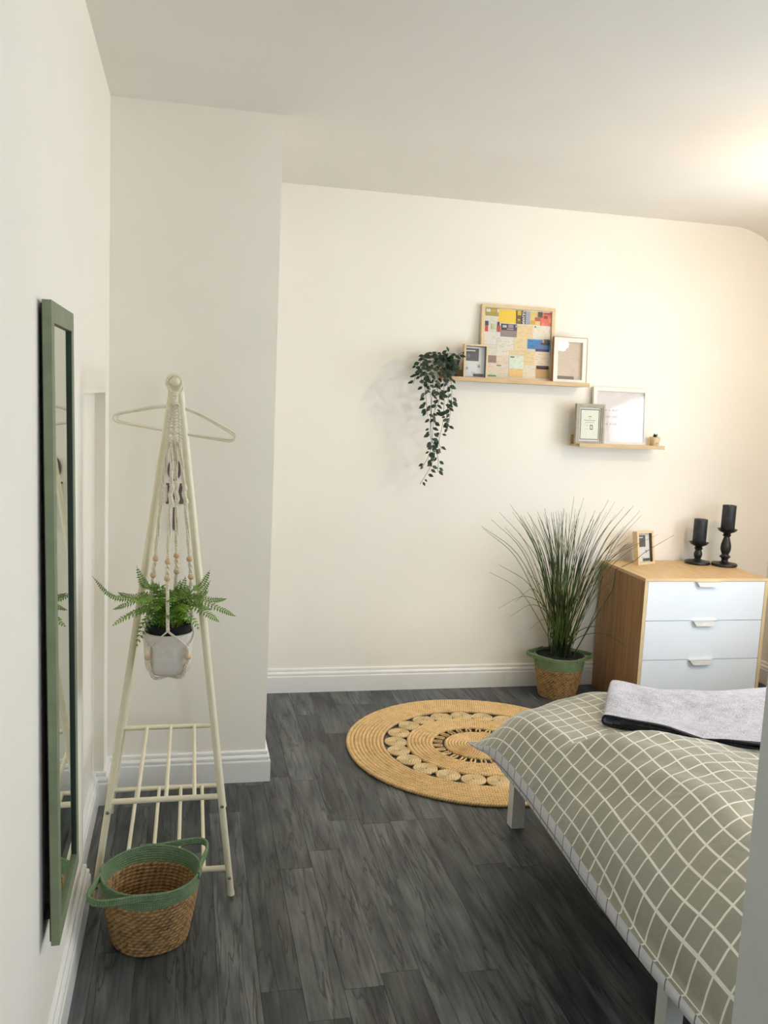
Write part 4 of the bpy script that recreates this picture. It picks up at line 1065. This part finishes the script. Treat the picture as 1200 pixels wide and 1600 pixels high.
# --- big ticket collage frame
BX0, BX1 = 1.424, 1.814
f = Frame('large oak frame filled with a collage of colourful tickets on the upper ledge', (BX0 + BX1) / 2, 4.278, 1.6105, BX1 - BX0, 0.378, 0.020, 5.2, group='frames on the upper ledge')
f.bars(0.0165, 'oakedge'); f.sheet('backing_sheet', 0.015, -0.0125, 'paper'); f.glass(0.0155, -0.004)
TK = [  # x0,y0,x1,y1 in tenths of a pixel of the photo's frame, colour
    (80, 80, 296, 222, (168, 148, 64)), (55, 225, 160, 482, (216, 210, 192)), (158, 222, 262, 482, (208, 206, 186)), (258, 230, 335, 482, (214, 208, 192)),
    (50, 480, 264, 665, (216, 212, 198)), (50, 664, 262, 845, (212, 208, 194)), (700, 130, 785, 352, (150, 158, 170)), (778, 138, 945, 368, (226, 194, 118)), (930, 148, 1100, 380, (222, 104, 78)),
    (290, 104, 568, 338, (250, 192, 40)), (555, 118, 640, 344, (96, 74, 28)), (632, 122, 702, 348, (50, 48, 52)),
    (320, 438, 572, 562, (140, 124, 118)), (328, 335, 580, 458, (56, 48, 62)),
    (262, 560, 530, 852, (218, 212, 194)), (250, 850, 462, 1022, (216, 200, 176)), (252, 1018, 470, 1205, (214, 204, 184)),
    (800, 370, 1088, 600, (224, 216, 196)), (572, 350, 812, 720, (222, 198, 146)), (525, 560, 750, 790, (220, 200, 152)), (455, 770, 650, 862, (218, 198, 156)),
    (625, 770, 860, 1022, (216, 198, 150)), (662, 1020, 872, 1232, (216, 208, 186)), (850, 780, 1080, 1035, (220, 212, 190)), (865, 1030, 1075, 1245, (184, 156, 110)),
    (78, 842, 262, 858, (200, 194, 182)), (88, 850, 254, 972, (148, 126, 110)), (70, 970, 262, 1185, (216, 202, 180)), (450, 1075, 664, 1218, (226, 190, 118)), (458, 855, 668, 1082, (214, 222, 200)),
    (735, 590, 1084, 770, (48, 128, 182)), (860, 750, 1075, 806, (40, 70, 118)), (878, 1028, 1062, 1094, (42, 36, 52)), (64, 1165, 252, 1200, (92, 148, 92))]
def tkmap(x, y):
    X = x / 10 + 755; Yp = y / 10 + 470 - 0.066 * (X - 763)
    u = (X - 762.5 + 0.02 * (Yp - 478)) / 103.0; v = (Yp - 477.6) / 112.5
    return -f.w / 2 + 0.0165 + u * (f.w - 0.033), f.h - 0.0165 - v * (f.h - 0.033)
rt = random.Random(9); lim = f.w / 2 - 0.0165
inks = [flat('ink', (150, 144, 134)), flat('ink', (120, 112, 106)), flat('ink', (184, 140, 120))]
for i, (a, b, c, d, colr) in enumerate(TK):
    xa, ya = tkmap(a, b); xb, yb = tkmap(c, d); cl = lambda v: max(-lim, min(lim, v)); cy_ = lambda v: max(0.0166, min(f.h - 0.0166, v))
    xa, xb = cl(xa), cl(xb); ya, yb = cy_(ya), cy_(yb)
    z = -0.0124 + 0.00012 * i
    tk = f.box('ticket', xa, xb, yb, ya, -0.0125, z, flat('tk', tuple(min(245, int(v * 1.07)) for v in colr)))
    lum = sum(colr) / 3
    if lum > 150 and colr != (250, 192, 40):
        bm = bmesh.new(); y = ya - 0.006
        while y < ya and y > yb + 0.004:
            x = xa + 0.004
            while x < xb - 0.010:
                l = rt.uniform(0.004, 0.018); l = min(l, xb - 0.003 - x)
                if rt.random() < 0.45: f.quad(bm, x, x + l, y, y + rt.choice((0.0006, 0.0009, 0.0012)), z + 0.00006, 0)
                x += l + 0.003
            y -= rt.choice((0.006, 0.008, 0.012))
        if bm.faces: finish('print', bm, rt.choice(inks), tk)
        else: bm.free()
def spot(a, b, c, d, colr, k=0.0046):
    xa, ya = tkmap(a, b); xb, yb = tkmap(c, d); xa = max(-lim, xa); xb = min(lim, xb)
    f.box('printed_patch', xa, xb, max(0.0166, yb), ya, -0.0081, -0.0080, flat('sp', colr))
for sp in ((96, 98, 162, 152, (226, 224, 210)), (172, 106, 252, 150, (204, 176, 70)), (262, 104, 292, 158, (226, 224, 210)), (76, 292, 130, 372, (50, 48, 84)), (72, 370, 124, 466, (200, 58, 52)), (270, 310, 300, 372, (50, 48, 84)), (266, 372, 312, 474, (200, 58, 52)),
           (184, 340, 222, 430, (196, 214, 150)), (345, 362, 408, 404, (196, 196, 180)), (430, 352, 512, 412, (170, 140, 152)), (545, 366, 574, 402, (186, 180, 170)), (410, 420, 512, 440, (206, 196, 190)),
           (575, 128, 632, 205, (214, 182, 44)), (578, 262, 612, 292, (214, 182, 44)), (560, 300, 628, 312, (160, 130, 40)), (895, 146, 962, 240, (74, 60, 50)), (845, 235, 930, 300, (186, 84, 60)), (790, 290, 850, 352, (236, 176, 60)), (990, 160, 1095, 196, (150, 50, 48)), (985, 210, 1040, 260, (120, 60, 50)), (1060, 250, 1096, 330, (240, 150, 90)), (950, 320, 990, 372, (238, 150, 130)),
           (745, 652, 915, 664, (30, 76, 120)), (750, 618, 810, 632, (30, 76, 120)), (750, 700, 830, 712, (30, 76, 120)), (990, 596, 1080, 700, (22, 84, 104)), (940, 656, 1080, 690, (34, 34, 40)), (970, 596, 990, 652, (190, 206, 214)), (50, 666, 262, 682, (120, 98, 90)), (92, 960, 250, 974, (130, 60, 52)), (838, 380, 862, 402, (60, 60, 62)), (905, 1048, 1040, 1066, (110, 100, 130)), (258, 1010, 330, 1030, (110, 104, 96)), (470, 870, 530, 896, (110, 104, 96))):
    spot(*sp)
xa, ya = tkmap(667, 235)
text_mesh('FULHAM', 0.0195, f.T @ Matrix.Translation((xa, ya, -0.0078)) @ Matrix.Rotation(radians(-90), 4, 'Z'), 'whiteframe', f.t, bold=True)

# --- small oak box frame on the upper ledge (printed insert)
def insert_art(f, b, z, s=1.0):
    """grey and white printed insert with sketched flowers"""
    f.sheet('printed_insert', b, z, flat('pi', (224, 224, 218)))
    x0 = -f.w / 2 + b; w = f.w - 2 * b; y1 = f.h - b; h = f.h - 2 * b
    f.box('printed_panel', x0 + 0.03 * w, x0 + 0.70 * w, y1 - 0.47 * h, y1 - 0.06 * h, z, z + 0.0003, flat('pp', (92, 88, 88)))
    f.box('printed_panel', x0 + 0.45 * w, x0 + w * 0.98, y1 - 0.98 * h, y1 - 0.88 * h, z, z + 0.0003, flat('pp', (84, 76, 76)))
    f.box('printed_panel', x0 + 0.06 * w, x0 + 0.52 * w, y1 - 0.155 * h, y1 - 0.115 * h, z + 0.0003, z + 0.0005, flat('pp', (214, 212, 206)))
    f.box('printed_panel', x0 + 0.08 * w, x0 + 0.26 * w, y1 - 0.375 * h, y1 - 0.245 * h, z + 0.0003, z + 0.0005, flat('pp', (120, 114, 114)))
    bm = bmesh.new(); r = random.Random(3)
    for cx, cy, k in ((0.12, 0.72, 5), (0.72, 0.64, 6), (0.45, 0.86, 3)):
        for i in range(k):
            a = 2 * pi * i / k + 0.4; px, py = x0 + cx * w, y1 - cy * h; ln = 0.13 * w
            q = [(px, py), (px + ln * 0.5 * cos(a - 0.35), py + ln * 0.5 * sin(a - 0.35)), (px + ln * cos(a), py + ln * sin(a)), (px + ln * 0.5 * cos(a + 0.35), py + ln * 0.5 * sin(a + 0.35))]
            bm.faces.new([bm.verts.new(f.T @ Vector((u, v, z + 0.0004 + 0.00001 * i))) for u, v in q])
    finish('printed_flowers', bm, flat('pf', (160, 160, 158)), f.t)
    f.box('flower_centre', x0 + 0.70 * w, x0 + 0.745 * w, y1 - 0.655 * h, y1 - 0.62 * h, z, z + 0.0007, 'black'); f.box('flower_centre', x0 + 0.09 * w, x0 + 0.14 * w, y1 - 0.735 * h, y1 - 0.70 * h, z, z + 0.0007, 'black')
f = Frame('small oak box frame with a grey and white flower print on the upper ledge', 1.383, 4.232, 1.6105, 0.124, 0.171, 0.030, 3.0, group='frames on the upper ledge')
f.bars(0.0095, 'oakedge'); 
f.box('inner_liner', -f.w / 2 + 0.009, -f.w / 2 + 0.0105, 0.009, f.h - 0.009, -0.024, -0.004, 'black'); f.box('inner_liner', f.w / 2 - 0.0105, f.w / 2 - 0.009, 0.009, f.h - 0.009, -0.024, -0.004, 'black')
f.box('inner_liner', -f.w / 2 + 0.0105, f.w / 2 - 0.0105, 0.009, 0.0105, -0.024, -0.004, 'black'); f.box('inner_liner', -f.w / 2 + 0.0105, f.w / 2 - 0.0105, f.h - 0.0105, f.h - 0.009, -0.024, -0.004, 'black')
insert_art(f, 0.0105, -0.022); f.glass(0.0095, -0.003)

# --- white frame with brown sides
f = Frame('white frame with thin brown sides reflecting the lamp on the upper ledge', 1.886, 4.240, 1.6105, 0.178, 0.232, 0.018, 4.5, group='frames on the upper ledge')
f.box('frame_side', -f.w / 2 - 0.0022, -f.w / 2, 0, f.h, -f.d, 0.0005, 'oakv'); f.box('frame_side', f.w / 2, f.w / 2 + 0.003, 0, f.h, -f.d, 0.0008, 'oakv'); f.box('frame_side', -f.w / 2 - 0.0022, f.w / 2 + 0.003, f.h, f.h + 0.003, -f.d, 0.0008, 'oakv')
f.bars(0.022, 'whiteframe'); f.sheet('printed_insert', 0.021, -0.014, flat('pi', (206, 196, 180)))
f.box('printed_panel', -f.w / 2 + 0.024, f.w / 2 - 0.06, 0.024, 0.040, -0.014, -0.0137, flat('pp', (128, 118, 108))); f.glass(0.0215, -0.003)

# --- lower ledge: white frame with the quote
f = Frame('square white frame with typed quote on the lower ledge', 2.210, 4.277, 1.3065, 0.312, 0.301, 0.020, 5.5, group='frames on the lower ledge')
f.bars(0.021, 'whiteframe'); f.sheet('quote_sheet', 0.020, -0.0115, flat('qs', (226, 218, 214))); f.glass(0.0205, -0.003)
ink = flat('ink', (150, 138, 136))
text_mesh('in a world where', 0.0185, f.T @ Matrix.Translation((-0.005, 0.183, -0.0110)), ink, f.t, spacing=1.28)
text_mesh('you can be anything', 0.0185, f.T @ Matrix.Translation((0.010, 0.150, -0.0110)), ink, f.t, spacing=1.28)
text_mesh('be kind', 0.0185, f.T @ Matrix.Translation((-0.052, 0.112, -0.0110)), ink, f.t, spacing=1.28)

# --- grey moulded frame
f = Frame('small grey moulded frame with a double mount on the lower ledge', 2.020, 4.236, 1.3065, 0.158, 0.209, 0.022, 4.0, group='frames on the lower ledge')
f.bars(0.011, 'greyframe'); 
for o, zz in ((0.0108, -0.003),):
    b = 0.019
    f.box('inner_moulding', -f.w / 2 + o, -f.w / 2 + b, o, f.h - o, -0.012, zz, 'greyframe', 0.001); f.box('inner_moulding', f.w / 2 - b, f.w / 2 - o, o, f.h - o, -0.012, zz, 'greyframe', 0.001)
    f.box('inner_moulding', -f.w / 2 + b, f.w / 2 - b, o, b, -0.012, zz, 'greyframe', 0.001); f.box('inner_moulding', -f.w / 2 + b, f.w / 2 - b, f.h - b, f.h - o, -0.012, zz, 'greyframe', 0.001)
f.sheet('mount', 0.018, -0.0115, 'paper'); f.sheet('mount_line', 0.0265, -0.0111, flat('ml', (104, 94, 92))); f.sheet('printed_insert', 0.0305, -0.0107, flat('pi', (230, 233, 216)))
for y, w_, h_ in ((0.143, 0.018, 0.004), (0.134, 0.010, 0.002), (0.124, 0.064, 0.0022), (0.114, 0.050, 0.0016)): f.box('printed_line', -w_ / 2, w_ / 2, y, y + h_, -0.0107, -0.0104, flat('pl', (120, 120, 108)))
f.box('printed_icon', 0.002, 0.018, 0.078, 0.103, -0.0107, -0.0104, flat('pl', (96, 98, 88))); f.box('printed_icon', 0.0055, 0.0145, 0.083, 0.098, -0.0104, -0.0102, flat('pl2', (226, 228, 214)))
f.box('printed_line', -0.020, -0.006, 0.080, 0.0815, -0.0107, -0.0104, flat('pl', (170, 172, 156))); f.box('printed_line', -0.020, -0.006, 0.098, 0.0995, -0.0107, -0.0104, flat('pl', (170, 172, 156)))
f.glass(0.0185, -0.006)

# --- frame standing on the chest
a = atZ(997.5, 883.3, 0.69); b = atZ(1023.3, 880.8, 0.69)
f = Frame('small pale wood box frame standing on the chest beside the candles', (a.x + b.x) / 2, (a.y + b.y) / 2, 0.6905, 0.128, 0.176, 0.032, 9.0, yaw=math.degrees(math.atan2(b.y - a.y, b.x - a.x)))
f.bars(0.0125, 'oakedge')
f.box('inner_liner', -f.w / 2 + 0.012, -f.w / 2 + 0.0135, 0.012, f.h - 0.012, -0.026, -0.004, 'black'); f.box('inner_liner', f.w / 2 - 0.0135, f.w / 2 - 0.012, 0.012, f.h - 0.012, -0.026, -0.004, 'black')
f.box('inner_liner', -f.w / 2 + 0.0135, f.w / 2 - 0.0135, f.h - 0.0135, f.h - 0.012, -0.026, -0.004, 'black')
insert_art(f, 0.0135, -0.020); f.glass(0.0125, -0.003)
# easel strut at the back
bm = bmesh.new(); box(bm, -0.022, 0.022, 0.0, 0.11, -0.0030, 0.0, T=f.T @ Matrix.Translation((0, 0.012, -f.d)) @ Matrix.Rotation(radians(-0), 4, 'X'))
finish('easel_strut', bm, 'black', f.t)

# ================================================================== TRAILING IVY ON THE UPPER LEDGE
def leaf_mesh(name, L, W, m):
    bm = bmesh.new(); 
    pr = [(0, 0), (0.22, 0.36), (0.45, 0.5), (0.72, 0.34), (1, 0)]
    mid = [bm.verts.new((0, L * u, 0.10 * L * sin(pi * u) * 0.6)) for u, _ in pr]
    for s in (-1, 1):
        e = [mid[0]] + [bm.verts.new((s * W * w, L * u, 0.10 * L * sin(pi * u) * 0.6 - 0.12 * W + 0.25 * W * w)) for u, w in pr[1:-1]] + [mid[-1]]
        for i in range(4):
            vs = []
            for v in (mid[i], mid[i + 1], e[i + 1], e[i]):
                if v not in vs: vs.append(v)
            if len(vs) >= 3: bm.faces.new(vs if s > 0 else vs[::-1])
    me = bpy.data.meshes.new(name); bm.to_mesh(me); bm.free(); me.materials.append(M[m])
    for p in me.polygons: p.use_smooth = True
    return me
def place_leaf(me, p, d, up, s, parent, name='leaf'):
    d = d.normalized(); z = up - d * up.dot(d)
    if z.length < 1e-3: z = d.orthogonal()
    z.normalize(); x = d.cross(z)
    o = link(name, me, parent); R = Matrix((x, d, z)).transposed().to_4x4()
    o.matrix_local = Matrix.Translation(Vector(p) - BASE[parent.name]) @ R @ Matrix.Diagonal((s, s, s, 1)); return o
def make_ivy():
    cx, cy, zb = 1.262, 4.268, 1.6095
    t = thing('trailing_ivy', 'dark green trailing ivy in a black pot at the left end of the upper ledge', 'potted plant', (cx, cy, zb))
    bm = bmesh.new(); lathe(bm, [(0, 0), (0.032, 0), (0.043, 0.080), (0.0455, 0.082), (0.0455, 0.092), (0.042, 0.092), (0.040, 0.080), (0, 0.078)], (cx, cy, zb), 28); finish('pot', bm, 'black', t, smooth=40)
    top = Vector((cx, cy, zb + 0.09))
    q = lambda x, y, Y: atY(x, y, Y)
    V = [  # hanging stems: pixel path and depth
        ([(688, 560), (676, 566), (672, 600), (674, 640), (672, 680), (680, 705), (672, 730), (656, 757)], 4.20, 23, 1),
        ([(690, 562), (680, 572), (676, 610), (673, 650), (674, 690), (670, 712), (661, 728)], 4.17, 22, 1),
        ([(692, 562), (684, 580), (684, 612), (678, 650), (676, 690), (684, 714), (684, 738)], 4.21, 18, 1),
        ([(700, 565), (694, 590), (694, 630), (692, 660), (686, 690), (690, 702)], 4.19, 18, 1),
        ([(702, 566), (700, 596), (700, 626), (698, 650), (700, 672)], 4.16, 16, 1),
        ([(704, 566), (705, 598), (706, 620), (704, 640), (702, 660)], 4.20, 12, 1),
        ([(690, 560), (668, 558), (660, 578), (652, 584), (645, 600)], 4.17, 12, 1), ([(688, 558), (664, 556), (656, 566), (650, 574)], 4.22, 10, 1),
        ([(684, 560), (666, 574), (664, 600), (666, 625), (668, 650)], 4.15, 16, 1), ([(686, 560), (676, 552), (662, 562), (658, 590), (664, 606)], 4.19, 12, 1),
        ([(700, 560), (702, 552), (712, 556), (723, 550)], 4.24, 8, 1), ([(694, 562), (686, 552), (676, 550), (668, 556)], 4.26, 9, 1), ([(696, 560), (692, 576), (688, 600), (686, 626), (680, 640)], 4.14, 14, 1),
        ([(698, 562), (690, 570), (680, 586), (682, 606), (690, 620)], 4.13, 13, 1), ([(694, 560), (682, 566), (670, 584), (670, 610)], 4.12, 12, 1), ([(698, 560), (706, 566), (708, 576), (704, 590)], 4.205, 8, 1), ([(696, 558), (700, 562), (696, 574), (700, 584)], 4.20, 8, 1)]
    me = [leaf_mesh('leaf', 0.036, 0.020, 'ivy'), leaf_mesh('leaf', 0.030, 0.0165, 'ivy')]
    r = random.Random(17); n = 0
    for pts, Y, k, _ in V:
        k = int(k * 1.2)
        P = [top + Vector((r.uniform(-.02, .02), r.uniform(-.02, .01), -0.01))]
        for i, (x, y) in enumerate(pts):
            f = min(1, i / 1.5); P.append(q(x, y, cy - 0.03 + (Y - cy + 0.03) * f))
        S = smooth_path(P, 6); bm = bmesh.new(); tube(bm, S, 0.0011, 5); finish('vine_stem', bm, 'stem', t, smooth=180)
        for i in range(k):
            u = 0.16 + 0.84 * (i + r.random() * 0.7) / k if k else 0; u = min(u, 1.0)
            ff = u * (len(S) - 1); j = min(len(S) - 2, int(ff)); p = S[j].lerp(S[j + 1], ff - j); tg = (S[j + 1] - S[j]).normalized()
            sd = Vector((r.choice((-1, 1)) * r.uniform(0.5, 1), r.uniform(-0.5, 0.25), r.uniform(-0.5, 0.25)))
            d = (sd + tg * r.uniform(0.2, 0.9)).normalized()
            pe = p + d * 0.008
            if pe.y > YB - 0.034: pe.y = YB - 0.034; d.y = min(d.y, -0.05)
            place_leaf(r.choice(me), pe, d, Vector((r.uniform(-.5, .5), -1, r.uniform(-0.1, 0.8))), r.uniform(0.72, 1.08), t); n += 1
    return n
make_ivy()

# succulent
def make_succulent():
    c = Vector((2.396, 4.256, 1.3055))
    t = thing('potted_succulent', 'tiny green succulent in a cream pot at the right end of the lower ledge', 'potted plant', tuple(c))
    bm = bmesh.new(); lathe(bm, [(0, 0), (0.021, 0), (0.0225, 0.002), (0.0262, 0.040), (0.0275, 0.0405), (0.0278, 0.052), (0.0255, 0.0525), (0.0245, 0.044), (0, 0.043)], c, 28); finish('pot', bm, 'creampot', t, smooth=40)
    ink = flat('ink', (132, 118, 88))
    for i, (dx, dz, w, h) in enumerate(((0.006, 0.024, 0.010, 0.0016), (0.002, 0.016, 0.006, 0.006), (0.012, 0.017, 0.003, 0.006))):
        r_ = 0.0252; a0 = -pi / 2 + (dx - w / 2) / r_ - 0.12; a1 = a0 + w / r_; bm = bmesh.new()
        for k in range(3):
            u0 = a0 + (a1 - a0) * k / 3; u1 = a0 + (a1 - a0) * (k + 1) / 3
            bm.faces.new([bm.verts.new(c + Vector((r_ * cos(u) , r_ * sin(u), z_))) for u, z_ in ((u0, dz), (u1, dz), (u1, dz + h), (u0, dz + h))])
        finish('pot_print', bm, ink, t)
    me = leaf_mesh('succulent_leaf', 0.024, 0.011, 'succ')
    for ring, (n, el, s, z) in enumerate(((8, 12, 1.05, 0.050), (7, 34, 0.95, 0.053), (5, 58, 0.8, 0.055))):
        for i in range(n):
            a = 2 * pi * (i + 0.5 * ring) / n; e = radians(el); d = Vector((cos(a) * cos(e), sin(a) * cos(e), sin(e)))
            place_leaf(me, c + Vector((0.003 * cos(a), 0.003 * sin(a), z)), d, Vector((-cos(a) * sin(e), -sin(a) * sin(e), cos(e))), s, t, 'succulent_leaf')
make_succulent()

# ================================================================== PENDANT LAMP (above and right of the view)
def make_lamp():
    t = thing('pendant_lamp', 'rattan pendant lamp with a warm bulb hanging over the bed, seen only in reflections', 'lamp', (LAMP.x, LAMP.y, ZC))
    bm = bmesh.new(); lathe(bm, [(0, 0), (0.045, 0), (0.045, -0.012), (0.02, -0.022), (0, -0.022)], (LAMP.x, LAMP.y, ZC), 24); finish('ceiling_rose', bm, 'pvc', t, smooth=40)
    bm = bmesh.new(); tube(bm, [(LAMP.x, LAMP.y, ZC - 0.02), (LAMP.x, LAMP.y, LAMP.z + 0.09)], 0.003, 8); finish('cord', bm, 'pvc', t)
    bm = bmesh.new(); lathe(bm, [(0, 0.10), (0.016, 0.10), (0.018, 0.052), (0, 0.052)], LAMP, 16); finish('socket', bm, 'pvc', t, smooth=40)
    bm = bmesh.new(); ball(bm, LAMP + Vector((0, 0, 0.012)), 0.038, 20); o = finish('bulb', bm, 'bulb', t, smooth=180)
    SH = [(0.045, 0.105), (0.10, 0.095), (0.155, 0.065), (0.195, 0.015), (0.215, -0.04), (0.225, -0.10), (0.225, -0.145)]
    prof = smooth_path([Vector((r, 0, z)) for r, z in SH], 3)
    bm = bmesh.new()
    for p in prof[::1]:
        tube(bm, [LAMP + Vector((p.x * cos(a), p.x * sin(a), p.z)) for a in [2 * pi * i / 48 for i in range(48)]], 0.0028 if p is not prof[-1] else 0.007, 4, closed=True)
    finish('shade_hoops', bm, 'rattan', t, smooth=60)
    bm = bmesh.new()
    for i in range(44):
        a = 2 * pi * i / 44; c, s = cos(a), sin(a)
        tube(bm, [LAMP + Vector((p.x * c, p.x * s, p.z)) for p in prof], 0.0030, 4)
    finish('shade_ribs', bm, 'rattan', t, smooth=60)
make_lamp()
